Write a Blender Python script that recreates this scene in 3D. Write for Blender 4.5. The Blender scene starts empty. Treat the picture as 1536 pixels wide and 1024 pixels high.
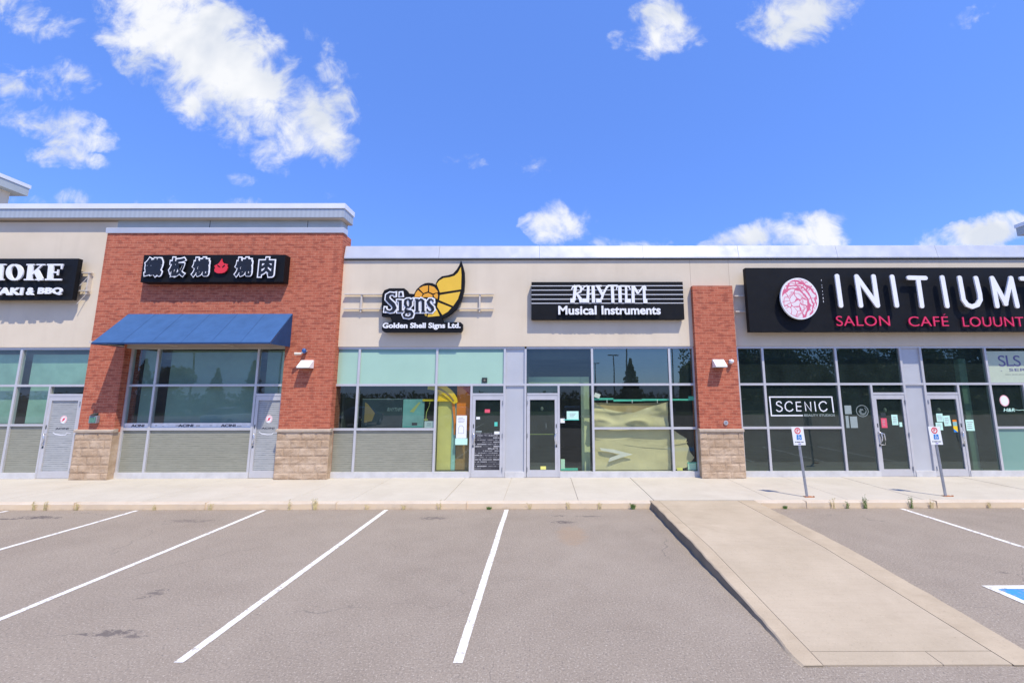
import bpy, bmesh, math, random
from mathutils import Matrix, Vector, noise
random.seed(7)
C = bpy.context.scene.collection
rad = math.radians

# ------------------------------------------------------------------ helpers
class MB:
    """collects shapes in world metres; build() links them as ONE mesh object"""
    def __init__(self): self.v=[]; self.f=[]; self.s=[]
    def add(self, vs, fs, smooth=False):
        n=len(self.v); self.v+= [tuple(p) for p in vs]
        for f in fs: self.f.append(tuple(n+i for i in f)); self.s.append(smooth)
    def box(self,x0,x1,y0,y1,z0,z1):
        self.add([(x0,y0,z0),(x1,y0,z0),(x1,y1,z0),(x0,y1,z0),(x0,y0,z1),(x1,y0,z1),(x1,y1,z1),(x0,y1,z1)],
                 [(0,3,2,1),(4,5,6,7),(0,1,5,4),(1,2,6,5),(2,3,7,6),(3,0,4,7)]); return self
    def quad(self,a,b,c,d): self.add([a,b,c,d],[(0,1,2,3)]); return self
    def pane(self,x0,x1,z0,z1,y=0.0): return self.quad((x0,y,z0),(x1,y,z0),(x1,y,z1),(x0,y,z1))
    def prism(self,poly,y0,y1):
        """poly: (x,z) outline, extruded from y0 (front) to y1"""
        a=sum(p[0]*q[1]-q[0]*p[1] for p,q in zip(poly,poly[1:]+poly[:1]))
        if a<0: poly=poly[::-1]
        n=len(poly); vs=[(x,y0,z) for x,z in poly]+[(x,y1,z) for x,z in poly]
        self.add(vs,[tuple(range(n)),tuple(range(2*n-1,n-1,-1))]+[(i+n,(i+1)%n+n,(i+1)%n,i) for i in range(n)]); return self
    def prism_x(self,poly,x0,x1):
        """poly: (y,z) outline, extruded along x"""
        a=sum(p[0]*q[1]-q[0]*p[1] for p,q in zip(poly,poly[1:]+poly[:1]))
        if a<0: poly=poly[::-1]
        n=len(poly); vs=[(x1,y,z) for y,z in poly]+[(x0,y,z) for y,z in poly]
        self.add(vs,[tuple(range(n)),tuple(range(2*n-1,n-1,-1))]+[(i+n,(i+1)%n+n,(i+1)%n,i) for i in range(n)]); return self
    def tube(self,pts,r,n=8,smooth=True):
        pts=[Vector(p) for p in pts]; rs=r if isinstance(r,(list,tuple)) else [r]*len(pts); rings=[]
        for i,p in enumerate(pts):
            t=(pts[min(i+1,len(pts)-1)]-pts[max(i-1,0)]).normalized()
            a=t.cross(Vector((0,0,1)) if abs(t.z)<.9 else Vector((1,0,0))).normalized(); b=t.cross(a)
            rings.append([p+(a*math.cos(2*math.pi*k/n)+b*math.sin(2*math.pi*k/n))*rs[i] for k in range(n)])
        vs=[q for g in rings for q in g]
        fs=[(i*n+k,i*n+(k+1)%n,(i+1)*n+(k+1)%n,(i+1)*n+k) for i in range(len(pts)-1) for k in range(n)]
        self.add(vs,fs,smooth); m=len(pts)-1
        self.add(rings[0],[tuple(range(n))]); self.add(rings[m],[tuple(range(n-1,-1,-1))]); return self
    def ball(self,c,r,nu=14,nv=9,sc=(1,1,1)):
        vs=[(c[0]+r*sc[0]*math.sin(math.pi*j/nv)*math.cos(2*math.pi*i/nu),c[1]+r*sc[1]*math.sin(math.pi*j/nv)*math.sin(2*math.pi*i/nu),c[2]+r*sc[2]*math.cos(math.pi*j/nv)) for j in range(nv+1) for i in range(nu)]
        self.add(vs,[(j*nu+i,(j+1)*nu+i,(j+1)*nu+(i+1)%nu,j*nu+(i+1)%nu) for j in range(nv) for i in range(nu)],True); return self
    def disc(self,cx,cz,rx,rz,y0,y1,n=40):
        return self.prism([(cx+rx*math.cos(2*math.pi*i/n),cz+rz*math.sin(2*math.pi*i/n)) for i in range(n)],y0,y1)
    def stroke(self,pts,w,y0,y1,cap='flat',ext=0.0):
        """ribbon of varying width along (x,z) points, extruded y0..y1"""
        pts=[Vector((p[0],p[1])) for p in pts]; ws=list(w) if isinstance(w,(list,tuple)) else [w]*len(pts)
        closed=(pts[0]-pts[-1]).length<1e-6 and len(pts)>3
        if ext and not closed:
            d=(pts[0]-pts[1]).normalized(); pts[0]=pts[0]+d*ext
            d=(pts[-1]-pts[-2]).normalized(); pts[-1]=pts[-1]+d*ext
        L=[];R=[]
        for i,p in enumerate(pts):
            if closed and i in (0,len(pts)-1): t=(pts[1]-pts[0]).normalized()+(pts[-1]-pts[-2]).normalized()
            else:
                t=Vector((0,0))
                if i>0: t+=(p-pts[i-1]).normalized()
                if i<len(pts)-1: t+=(pts[i+1]-p).normalized()
            t.normalize(); nn=Vector((-t.y,t.x))
            k=1.0
            if 0<i<len(pts)-1:
                c=abs(nn.dot(Vector((-(pts[i+1]-p).normalized().y,(pts[i+1]-p).normalized().x)))); k=1/max(c,.6)
            L.append(p+nn*ws[i]/2*k); R.append(p-nn*ws[i]/2*k)
        poly=None
        if closed:
            n=len(pts)-1
            vs=[]
            for y in (y0,y1): vs+=[(q.x,y,q.y) for q in L[:n]]+[(q.x,y,q.y) for q in R[:n]]
            fs=[]
            for i in range(n):
                j=(i+1)%n
                fs+=[(i,n+i,n+j,j),(2*n+j,3*n+j,3*n+i,2*n+i),(j,2*n+j,2*n+i,i),(n+i,3*n+i,3*n+j,n+j)]
            self.add(vs,fs)
        else:
            out=R[:]
            if cap=='round':
                c=pts[-1]; a=math.atan2((R[-1]-c).y,(R[-1]-c).x)
                out+=[c+Vector((math.cos(a+math.pi*k/8),math.sin(a+math.pi*k/8)))*ws[-1]/2 for k in range(1,8)]
            out+=L[::-1]
            if cap=='round':
                c=pts[0]; a=math.atan2((L[0]-c).y,(L[0]-c).x)
                out+=[c+Vector((math.cos(a+math.pi*k/8),math.sin(a+math.pi*k/8)))*ws[0]/2 for k in range(1,8)]
            n=len(pts)
            # faces as strips so that curved ribbons stay clean
            if cap!='round' or n>2:
                vs=[]
                for y in (y0,y1): vs+=[(q.x,y,q.y) for q in L]+[(q.x,y,q.y) for q in R]
                fs=[]
                for i in range(n-1):
                    fs+=[(i,n+i,n+i+1,i+1),(2*n+i+1,3*n+i+1,3*n+i,2*n+i),(i+1,2*n+i+1,2*n+i,i),(n+i,3*n+i,3*n+i+1,n+i+1)]
                fs+=[(0,2*n,3*n,n),(n-1,2*n-1,4*n-1,3*n-1)]
                self.add(vs,fs)
                if cap=='round':
                    for e in (0,-1): self.disc(pts[e].x,pts[e].y,ws[e]/2,ws[e]/2,y0+.0008,y1,16)
            else: self.prism([(q.x,q.y) for q in out],y0,y1)
        return self
    def build(self,name,mat,parent=None,bevel=0.0,seg=2):
        me=bpy.data.meshes.new(name)
        off=Vector(parent_world(parent)) if parent else Vector((0,0,0))
        me.from_pydata([tuple(Vector(p)-off) for p in self.v],[],self.f); me.update()
        me.polygons.foreach_set('use_smooth',self.s)
        me.materials.append(mat)
        o=bpy.data.objects.new(name,me); C.objects.link(o)
        if parent: o.parent=parent
        if bevel:
            b=o.modifiers.new('bevel','BEVEL'); b.width=bevel; b.segments=seg; b.limit_method='ANGLE'
        return o
def parent_world(p):
    v=Vector((0,0,0))
    while p: v+=p.location; p=p.parent
    return v
def tag(o,label,cat,group=None):
    o['label']=label; o['category']=cat
    if group: o['group']=group
    return o
def thing(name,label,cat,loc=(0,0,0),group=None):
    o=bpy.data.objects.new(name,None); C.objects.link(o); o.location=loc; o.empty_display_size=.2
    return tag(o,label,cat,group)
def struct(o): o['kind']='structure'; return o
def copy_tree(o,parent=None):
    c=o.copy(); C.objects.link(c); c.parent=parent
    for ch in list(o.children): copy_tree(ch,c)
    return c
def text_mb(body,x0,x1,z0,z1,y0,y1,offset=0.0,spacing=1.0,mb=None,shear=0.0,bevel=0.0):
    """letters of Blender's built-in font fitted into a box on a wall, facing -y"""
    cu=bpy.data.curves.new('t','FONT'); cu.body=body; cu.offset=offset; cu.space_character=spacing; cu.shear=shear
    cu.extrude=.1; cu.resolution_u=6
    if bevel: cu.bevel_depth=bevel; cu.bevel_resolution=2
    ob=bpy.data.objects.new('t',cu); C.objects.link(ob); bpy.context.view_layer.update()
    dg=bpy.context.evaluated_depsgraph_get(); me=bpy.data.meshes.new_from_object(ob.evaluated_get(dg))
    mb=mb or MB(); vs=[v.co.copy() for v in me.vertices]; fs=[tuple(p.vertices) for p in me.polygons]
    bpy.data.objects.remove(ob); bpy.data.curves.remove(cu); bpy.data.meshes.remove(me)
    if not vs: return mb
    a0=min(v.x for v in vs);a1=max(v.x for v in vs);b0=min(v.y for v in vs);b1=max(v.y for v in vs)
    sx=(x1-x0)/(a1-a0); sz=(z1-z0)/(b1-b0)
    mb.add([(x0+(v.x-a0)*sx, (y0+y1)/2-(y1-y0)/2*v.z/(.1+bevel), z0+(v.y-b0)*sz) for v in vs],fs); return mb

def block_base(x0,x1,name,parent,mat,zt=1.47,seed=0):
    rnd=random.Random(seed); mb=MB(); yb=YB_-.014
    mb.box(x0+.012,x1-.012,yb,-.05,.151,zt-.002)
    rows=[.151,.335]+[.335+(zt-.335)*k/5 for k in range(1,6)]
    for r,(za,zb) in enumerate(zip(rows,rows[1:])):
        x=x0; first=True
        while x<x1-.01:
            w=(.43 if not(first and r%2) else .24)*rnd.uniform(.92,1.08); xe=min(x1,x+w)
            if x1-xe<.12: xe=x1
            # pitched face: grid of points pushed in and out
            nx,nz=7,5; a0,a1,c0,c1=x+.005,xe-.005,za+.005,zb-.005; o=rnd.uniform(-.006,.006); vs=[]
            for j in range(nz+1):
                for i in range(nx+1):
                    px=a0+(a1-a0)*i/nx; pz=c0+(c1-c0)*j/nz; e=0 if (i in(0,nx) or j in(0,nz)) else 1
                    vs.append((px,YB_-.020-e*(.009+o*.5+.011*noise.noise((px*6+seed,pz*7,r))+.007*noise.noise((px*19,pz*19,3))),pz))
            fs=[(j*(nx+1)+i,j*(nx+1)+i+1,(j+1)*(nx+1)+i+1,(j+1)*(nx+1)+i) for j in range(nz) for i in range(nx)]
            n=len(vs); vs+=[(a0,yb-.001,c0),(a1,yb-.001,c0),(a1,yb-.001,c1),(a0,yb-.001,c1)]
            A,Bq,Cq,Dq=0,nx,(nz+1)*(nx+1)-1,nz*(nx+1)
            fs+=[tuple(range(0,nx+1))[::-1]+(n,n+1),tuple(range(Dq,Cq+1))+(n+2,n+3),tuple(j*(nx+1) for j in range(nz+1))+(n+3,n),tuple(j*(nx+1)+nx for j in range(nz,-1,-1))+(n+1,n+2)]
            mb.add(vs,fs); x=xe; first=False
    return mb.build(name,mat,parent)
YB_=-.24
# ------------------------------------------------------------------ materials
def newmat(name):
    m=bpy.data.materials.new(name); m.use_nodes=True; nt=m.node_tree; nt.nodes.clear(); return m,nt
class N:
    """tiny node-graph helper"""
    def __init__(self,nt): self.nt=nt
    def n(self,t,ins=None,**kw):
        x=self.nt.nodes.new(t)
        for k,v in kw.items(): setattr(x,k,v)
        for k,v in (ins or {}).items():
            if hasattr(v,'is_linked') or isinstance(v,bpy.types.NodeSocket): self.nt.links.new(v,x.inputs[k])
            else: x.inputs[k].default_value=v
        return x
    def math(self,op,a,b=0.0,c=0.0,clamp=False): return self.n('ShaderNodeMath',{0:a,1:b,2:c},operation=op,use_clamp=clamp).outputs[0]
    def mix(self,f,a,b,mode='MIX'):
        x=self.nt.nodes.new('ShaderNodeMix'); x.data_type='RGBA'; x.blend_type=mode
        for i,v in ((0,f),(6,a),(7,b)):
            if isinstance(v,bpy.types.NodeSocket): self.nt.links.new(v,x.inputs[i])
            else: x.inputs[i].default_value=v if i==0 else (*v,1) if len(v)==3 else v
        return x.outputs[2]
    def pos(self): return self.n('ShaderNodeNewGeometry').outputs['Position']
    def noise(self,vec,scale,detail=3,rough=.55,dist=0.0):
        return self.n('ShaderNodeTexNoise',{'Vector':vec,'Scale':scale,'Detail':detail,'Roughness':rough,'Distortion':dist}).outputs[0]
    def ramp(self,f,stops):
        x=self.n('ShaderNodeValToRGB',{0:f}); e=x.color_ramp.elements
        while len(e)<len(stops): e.new(.5)
        for k,(p,c) in zip(e,stops): k.position=p; k.color=(*c,1) if len(c)==3 else c
        return x.outputs[0]
    def maprange(self,v,a,b,c=0.0,d=1.0,kind='LINEAR'): return self.n('ShaderNodeMapRange',{0:v,1:a,2:b,3:c,4:d},interpolation_type=kind).outputs[0]
    def scale(self,vec,s): return self.n('ShaderNodeVectorMath',{0:vec,1:s},operation='MULTIPLY').outputs[0]
    def bsdf(self,color,rough=.6,metal=0.0,spec=.5,bump=None,bstr=.3,bdist=.01,coat=0.0):
        ins={'Base Color':color if isinstance(color,bpy.types.NodeSocket) else (*color,1),'Roughness':rough,'Metallic':metal,'Specular IOR Level':spec,'Coat Weight':coat}
        b=self.n('ShaderNodeBsdfPrincipled',ins)
        if bump is not None:
            bp=self.n('ShaderNodeBump',{'Height':bump,'Strength':bstr,'Distance':bdist}); self.nt.links.new(bp.outputs[0],b.inputs['Normal'])
        return b.outputs[0]
    def out(self,sh): self.n('ShaderNodeOutputMaterial',{'Surface':sh})
def plain(name,col,rough=.6,metal=0.0,var=.08,vscale=6.0,spec=.4,bstr=0.0):
    """painted / plain surface with a little mottling and grime"""
    m,nt=newmat(name); g=N(nt); p=g.pos()
    f=g.noise(p,vscale,4,.6)
    c=g.mix(g.maprange(f,.3,.7),tuple(x*(1-var) for x in col),tuple(min(1,x*(1+var)) for x in col))
    r=g.maprange(g.noise(p,vscale*3,2),.3,.7,max(.02,rough-.08),rough+.08)
    g.out(g.bsdf(c,r,metal,spec,f if bstr else None,bstr)); return m
M={}
def wallvec(g):
    s=g.n('ShaderNodeSeparateXYZ',{0:g.pos()})
    return g.n('ShaderNodeCombineXYZ',{0:g.math('ADD',s.outputs[0],s.outputs[1]),1:s.outputs[2],2:0.0}).outputs[0], s
def mat_brick():
    m,nt=newmat('red brick'); g=N(nt); v,s=wallvec(g)
    b=g.n('ShaderNodeTexBrick',{'Vector':v,'Color1':(.485,.130,.074,1),'Color2':(.375,.090,.053,1),'Mortar':(.56,.27,.17,1),'Scale':1.0,'Mortar Size':.0065,'Mortar Smooth':.2,'Bias':-.1,'Brick Width':.215,'Row Height':.0765})
    big=g.noise(g.pos(),.9,4,.6); fine=g.noise(g.pos(),55,3)
    c=g.mix(g.maprange(big,.3,.7,0,.35),b.outputs[0],(.50,.14,.075))
    c=g.mix(g.maprange(fine,.60,.72,0,.65),c,(.64,.38,.28))
    bk=g.noise(g.scale(v,(4.65,13.07,1)),1.0,0); c=g.mix(g.maprange(bk,.58,.66,0,.45),c,(.22,.055,.04)); c=g.mix(g.maprange(bk,.40,.33,0,.4),c,(.60,.22,.13))
    c=g.mix(g.maprange(g.noise(g.scale(g.pos(),(9,9,.5)),1,3),.55,.8,0,.22),c,(.16,.06,.045))
    h=g.math('ADD',g.math('MULTIPLY',b.outputs[1],-1.0),g.math('MULTIPLY',fine,.4))
    g.out(g.bsdf(c,.85,0,.25,h,.7,.006)); return m
def mat_stone():
    m,nt=newmat('split face stone'); g=N(nt); v,s=wallvec(g)
    r1=g.noise(g.pos(),4.5,6,.65,.6); r2=g.noise(g.pos(),26,4,.6); r0=g.noise(g.scale(g.pos(),(2.2,2.2,4.2)),1,1)
    c=g.mix(g.maprange(r0,.35,.65),(.46,.33,.22),(.60,.46,.33))
    c=g.mix(g.maprange(r1,.40,.68,0,.55),c,(.36,.245,.155))
    c=g.mix(g.maprange(r2,.55,.75,0,.5),c,(.66,.53,.40))
    h=g.math('ADD',r1,g.math('MULTIPLY',r2,.5))
    g.out(g.bsdf(c,.9,0,.2,h,.8,.02)); return m
def mat_stucco():
    m,nt=newmat('beige stucco'); g=N(nt); p=g.pos()
    a=g.noise(p,.7,4,.6); st=g.noise(g.scale(p,(3.5,3.5,.22)),1,4,.6); f=g.noise(p,120,2)
    c=g.mix(g.maprange(a,.3,.7),(0.663,0.571,0.441),(0.732,0.637,0.503))
    c=g.mix(g.maprange(st,.5,.8,0,.30),c,(0.576,0.492,0.385))
    sz=g.n('ShaderNodeSeparateXYZ',{0:p}).outputs[2]
    g.out(g.bsdf(c,.92,0,.2,f,.35,.004)); return m
def mat_asphalt():
    m,nt=newmat('worn grey asphalt'); g=N(nt); p=g.pos()
    sp=g.noise(p,48,4,.8); sp2=g.noise(p,24,4,.7); a=g.noise(p,.35,5,.6); b=g.noise(p,2.2,4,.6)
    c=g.mix(g.maprange(a,.3,.7),(0.264,0.220,0.176),(0.325,0.274,0.220))
    c=g.mix(g.maprange(b,.35,.75,0,.35),c,(0.380,0.325,0.264))
    c=g.mix(g.maprange(sp,.55,.66,0,.6),c,(.66,.585,.50))
    st_=g.n('ShaderNodeTexVoronoi',{'Vector':p,'Scale':38.0,'Randomness':1.0}); c=g.mix(g.math('MULTIPLY',g.maprange(st_.outputs[0],.16,.10),g.maprange(g.n('ShaderNodeSeparateColor',{0:st_.outputs[1]}).outputs[0],.60,.75)),c,(.60,.54,.47)); c=g.mix(g.math('MULTIPLY',g.maprange(st_.outputs[0],.22,.12),g.maprange(g.n('ShaderNodeSeparateColor',{0:st_.outputs[1]}).outputs[1],.68,.8,0,.6)),c,(.09,.08,.07))
    c=g.mix(g.maprange(sp,.45,.34,0,.6),c,(.085,.073,.065))
    c=g.mix(g.maprange(sp2,.42,.3,0,.55),c,(.15,.135,.13))
    # oil drips and patches near the bay heads
    rag=g.noise(g.scale(p,(5,9,1)),1,6,.75,1.5)
    stain=None
    s=g.n('ShaderNodeSeparateXYZ',{0:p})
    for x,y,rx,ry,k in ((-10.5,-3.35,.5,.12,.8),(-11.15,-3.45,.4,.06,.8),(-4.98,-6.72,.12,.14,.6),(-4.62,-7.6,.34,.07,.7),(-4.3,-7.66,.16,.04,.6),(-2.26,-3.47,.3,.12,.65),(.42,-3.74,.24,.12,.75),(.28,-3.3,.2,.06,.65),(-7.1,-3.6,.5,.12,.4),(6.5,-6.15,.10,.04,.7),(.95,-3.35,.3,.06,.5),(-3.1,-8.7,.4,.08,.5)):
        dx=g.math('MULTIPLY',g.math('SUBTRACT',s.outputs[0],x),1/rx); dy=g.math('MULTIPLY',g.math('SUBTRACT',s.outputs[1],y),1/ry)
        d=g.math('ADD',g.math('MULTIPLY',dx,dx),g.math('MULTIPLY',dy,dy))
        d=g.math('ADD',d,g.maprange(rag,.3,.7,-1.6,1.6))
        k_=g.maprange(d,.75,.2,0,k)
        stain=k_ if stain is None else g.math('MAXIMUM',stain,k_)
    c=g.mix(stain,c,(.10,.085,.085))
    dx=g.math('SUBTRACT',s.outputs[0],.52); dy=g.math('MULTIPLY',g.math('SUBTRACT',s.outputs[1],-4.5),.5)
    d=g.math('ADD',g.math('MULTIPLY',dx,dx),g.math('MULTIPLY',dy,dy))
    c=g.mix(g.maprange(g.math('ADD',d,g.maprange(rag,.3,.7,-.06,.06)),.09,.02,0,.45),c,(.36,.25,.16))
    # dirt and pebbles washed up along the kerb
    k=g.math('MULTIPLY',g.maprange(s.outputs[1],-3.15,-2.8),g.maprange(rag,.45,.65))
    c=g.mix(g.math('MULTIPLY',k,.55),c,(.30,.22,.15))
    # hairline cracks
    vor=g.n('ShaderNodeTexVoronoi',{'Vector':g.n('ShaderNodeVectorMath',{0:p,1:g.scale(g.n('ShaderNodeTexNoise',{'Vector':p,'Scale':1.6,'Detail':4}).outputs[1],(.9,.9,0))},operation='ADD').outputs[0],'Scale':.22},feature='DISTANCE_TO_EDGE').outputs[0]
    crack=g.math('MULTIPLY',g.maprange(vor,.0022,.0009),g.maprange(g.noise(p,.5,2),.5,.6))
    c=g.mix(g.math('MULTIPLY',crack,.55),c,(.10,.09,.085))
    h=g.math('ADD',sp,g.math('MULTIPLY',sp2,.8))
    g.out(g.bsdf(c,.9,0,.25,h,.55,.012)); return m
def mat_concrete(name,c0,c1,dirt,rag_scale=1.2,face=None):
    m,nt=newmat(name); g=N(nt); p=g.pos()
    a=g.noise(p,rag_scale,5,.62); f=g.noise(p,45,3,.7); br=g.noise(g.scale(p,(1.2,14,14)),1.6,3,.6)
    c=g.mix(g.maprange(a,.3,.7),c0,c1)
    c=g.mix(g.maprange(br,.5,.75,0,.22),c,dirt); c=g.mix(g.maprange(g.noise(g.scale(p,(.5,9,9)),1.1,5,.7),.56,.72,0,.15),c,tuple(min(.9,x*1.18) for x in c1))
    c=g.mix(g.maprange(f,.60,.72,0,.35),c,tuple(min(1,x*1.25) for x in c1))
    c=g.mix(g.maprange(f,.40,.30,0,.4),c,tuple(x*.55 for x in c0))
    c=g.mix(g.maprange(g.noise(p,.55,4,.7,1.0),.56,.75,0,.5),c,dirt)
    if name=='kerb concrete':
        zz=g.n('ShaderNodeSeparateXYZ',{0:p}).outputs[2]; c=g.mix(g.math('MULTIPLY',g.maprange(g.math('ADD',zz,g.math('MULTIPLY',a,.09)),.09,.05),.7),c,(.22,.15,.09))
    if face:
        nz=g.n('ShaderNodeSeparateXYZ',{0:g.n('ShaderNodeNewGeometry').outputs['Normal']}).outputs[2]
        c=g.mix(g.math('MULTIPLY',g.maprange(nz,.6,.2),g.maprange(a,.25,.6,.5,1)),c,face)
    g.out(g.bsdf(c,.9,0,.25,g.math('ADD',f,a),.3,.01)); return m
def mat_paint(name,col,under):
    m,nt=newmat(name); g=N(nt); p=g.pos()
    w=g.noise(p,15,6,.78); w2=g.noise(p,2.2,3)
    wear=g.math('MULTIPLY',g.maprange(w,.53,.59),g.maprange(w2,.40,.60,.25,1))
    c=g.mix(g.maprange(g.noise(p,8,3),.3,.7,0,.3),col,tuple(x*.85 for x in col)); c=g.mix(wear,c,under)
    g.out(g.bsdf(c,.75,0,.3,w,.3,.006)); return m
def mat_glass(name,tint,refl,gcol=(.86,.95,.98),haze=.02,hazecol=(.45,.55,.52)):
    """tinted shop glazing: see-through, with a mirror layer that grows towards grazing angles"""
    m,nt=newmat(name); g=N(nt)
    t=g.n('ShaderNodeBsdfTransparent',{0:(*tint,1)}).outputs[0]
    wob=g.noise(g.pos(),.9,1)
    bp=g.n('ShaderNodeBump',{'Height':wob,'Strength':.06,'Distance':.02}).outputs[0]
    s=g.n('ShaderNodeBsdfGlossy',{'Color':(*gcol,1),'Roughness':.008,'Normal':bp}).outputs[0]
    geo=g.n('ShaderNodeNewGeometry')   # Schlick term, the same from both sides of the sheet
    ct=g.math('ABSOLUTE',g.n('ShaderNodeVectorMath',{0:geo.outputs['Normal'],1:geo.outputs['Incoming']},operation='DOT_PRODUCT').outputs[1])
    f=g.math('ADD',g.math('MULTIPLY',g.math('POWER',g.math('SUBTRACT',1.0,ct,clamp=True),5.0),.9),refl+.04,clamp=True)
    d=g.n('ShaderNodeBsdfDiffuse',{0:(*hazecol,1)}).outputs[0]
    dm=g.math('MULTIPLY',g.maprange(g.noise(g.scale(g.pos(),(1,1,.6)),2.2,4,.6),.3,.7,.7,1.3),haze)  # painted haze: diffuse veil that lifts the tone of dark panes
    t=g.n('ShaderNodeMixShader',{0:dm,1:t,2:d}).outputs[0]
    g.out(g.n('ShaderNodeMixShader',{0:f,1:t,2:s}).outputs[0]); return m
def mat_film(name,c0,c1,gloss=.07,ribs=0):
    """opaque vinyl film or blind seen through the glass"""
    m,nt=newmat(name); g=N(nt); p=g.pos(); s=g.n('ShaderNodeSeparateXYZ',{0:p})
    f=g.noise(p,1.3,3)
    if ribs:
        zr=g.math('MULTIPLY',s.outputs[2],ribs/2.4); row=g.math('FLOOR',zr); fr=g.math('FRACT',zr)
        q=g.n('ShaderNodeCombineXYZ',{0:g.math('MULTIPLY',s.outputs[0],2.6),1:0.0,2:g.math('MULTIPLY',row,7.37)}).outputs[0]
        dash=g.noise(q,1.0,3,.7); line=g.math('MULTIPLY',g.maprange(fr,.42,.22),g.maprange(dash,.34,.62,.12,1))
        f2=g.noise(g.n('ShaderNodeCombineXYZ',{0:g.math('MULTIPLY',s.outputs[0],3.0),1:0.0,2:g.math('MULTIPLY',s.outputs[2],ribs)}).outputs[0],1.0,4,.7)
        c=g.mix(line,g.mix(g.maprange(f2,.3,.7,0,.45),c1,tuple(x*.72 for x in c1)),c0)
        c=g.mix(g.maprange(g.noise(p,.9,2),.3,.7,0,.15),c,tuple(x*.9 for x in c0))
    else: c=g.mix(g.maprange(f,.3,.7),c0,c1)
    d=g.bsdf(c,.6,0,.2)
    gl=g.n('ShaderNodeBsdfGlossy',{'Color':(.9,.96,1,1),'Roughness':.012}).outputs[0]
    fac=g.math('ADD',g.n('ShaderNodeFresnel',{0:1.45}).outputs[0],gloss-.034,clamp=True)
    g.out(g.n('ShaderNodeMixShader',{0:fac,1:d,2:gl}).outputs[0]); return m
def mat_ribbed_metal():
    m,nt=newmat('ribbed grey cornice metal'); g=N(nt); p=g.pos(); s=g.n('ShaderNodeSeparateXYZ',{0:p})
    w=g.math('SINE',g.math('MULTIPLY',g.math('ADD',s.outputs[0],s.outputs[1]),44.0))
    c=g.mix(g.maprange(w,-1,1,0,1),(.42,.455,.49),(.47,.51,.55))
    c=g.mix(g.maprange(g.noise(p,1.4,3),.3,.7,0,.2),c,(.30,.34,.37))
    g.out(g.bsdf(c,.5,.2,.4,w,.12,.004)); return m
def mat_rose():
    """pink line flower printed on a white disc"""
    m,nt=newmat('pink flower print'); g=N(nt); p=g.pos()
    q=g.n('ShaderNodeVectorMath',{0:p,1:(7.52,0,5.285)},operation='SUBTRACT').outputs[0]
    q=g.n('ShaderNodeVectorMath',{0:q,1:g.scale(g.n('ShaderNodeTexNoise',{'Vector':p,'Scale':2.4,'Detail':2}).outputs[1],(.38,0,.38))},operation='ADD').outputs[0]
    v=g.n('ShaderNodeTexVoronoi',{'Vector':q,'Scale':4.6},feature='DISTANCE_TO_EDGE').outputs[0]
    r=g.n('ShaderNodeVectorMath',{0:q,1:(1,0,1)},operation='MULTIPLY').outputs[0]
    ln=g.n('ShaderNodeVectorMath',{0:r},operation='LENGTH').outputs[1]
    ring=g.math('SINE',g.math('ADD',g.math('MULTIPLY',ln,46.0),g.math('MULTIPLY',g.noise(p,3.2,2),11.0)))
    line=g.math('MAXIMUM',g.maprange(v,.06,.03),g.math('MULTIPLY',g.maprange(ring,-.1,.5),g.maprange(ln,.22,.42)))
    g.out(g.bsdf(g.mix(line,(.80,.72,.74),(.66,.13,.23)),.5)); return m
def mat_collage():
    """dark poster covered in rows of pale printed strips"""
    m,nt=newmat('collage poster print'); g=N(nt); p=g.pos(); s=g.n('ShaderNodeSeparateXYZ',{0:p})
    q=g.n('ShaderNodeCombineXYZ',{0:g.math('ADD',s.outputs[0],g.math('MULTIPLY',g.noise(p,2.0,1),.15)),1:s.outputs[2],2:0.0}).outputs[0]
    b=g.n('ShaderNodeTexBrick',{'Vector':q,'Color1':(.55,.55,.56,1),'Color2':(.02,.02,.025,1),'Mortar':(.03,.03,.036,1),'Scale':1.0,'Mortar Size':.016,'Brick Width':.31,'Row Height':.062,'Bias':0.0}).outputs[0]
    c=g.mix(g.maprange(g.noise(p,26,3),.5,.6),b,(.04,.04,.05))
    g.out(g.bsdf(c,.4)); return m
def mat_bark(): return plain('bark',(.10,.075,.055),.9,0,.3,14)
def mat_leaf(name,c0,c1):
    m,nt=newmat(name); g=N(nt); p=g.pos()
    c=g.mix(g.maprange(g.noise(p,.9,3),.35,.65),c0,c1)
    d=g.bsdf(c,.6,0,.3); t=g.n('ShaderNodeBsdfTranslucent',{0:(*[x*1.3 for x in c1],1)}).outputs[0]
    g.out(g.n('ShaderNodeMixShader',{0:.25,1:d,2:t}).outputs[0]); return m
M['brick']=mat_brick(); M['stone']=mat_stone(); M['stucco']=mat_stucco(); M['asphalt']=mat_asphalt()
M['walk']=mat_concrete('pale sidewalk concrete',(0.504,0.462,0.385),(0.563,0.520,0.443),(0.456,0.404,0.333))
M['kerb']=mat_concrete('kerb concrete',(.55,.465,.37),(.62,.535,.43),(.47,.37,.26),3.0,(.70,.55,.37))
M['path']=mat_concrete('walkway concrete',(0.420,0.348,0.253),(0.504,0.422,0.314),(0.353,0.285,0.205))
M['pathkerb']=mat_concrete('walkway kerb concrete',(0.414,0.336,0.239),(0.504,0.416,0.302),(0.336,0.268,0.188),2.6,(.24,.20,.145))  # dark face colour paints shade onto the walkway kerb's sides
M['stonecap']=plain('stone sill',(.45,.37,.29),.9,0,.12,9)
M['line']=mat_paint('white line paint',(.80,.785,.75),(.33,.29,.25))
M['bluepaint']=mat_paint('blue stall paint',(.055,.30,.66),(.28,.27,.28))
M['alu']=plain('anodised aluminium',(.58,.575,.59),.42,.25,.05,3)
M['arrowgrey']=plain('pale grey board',(.74,.72,.68),.6,0,.05,4)
M['silver']=plain('silver infill panel',(.53,.54,.56),.45,.2,.05,1.2)
M['sill']=plain('pale metal sill',(.62,.61,.60),.5,.1,.1,4)
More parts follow.
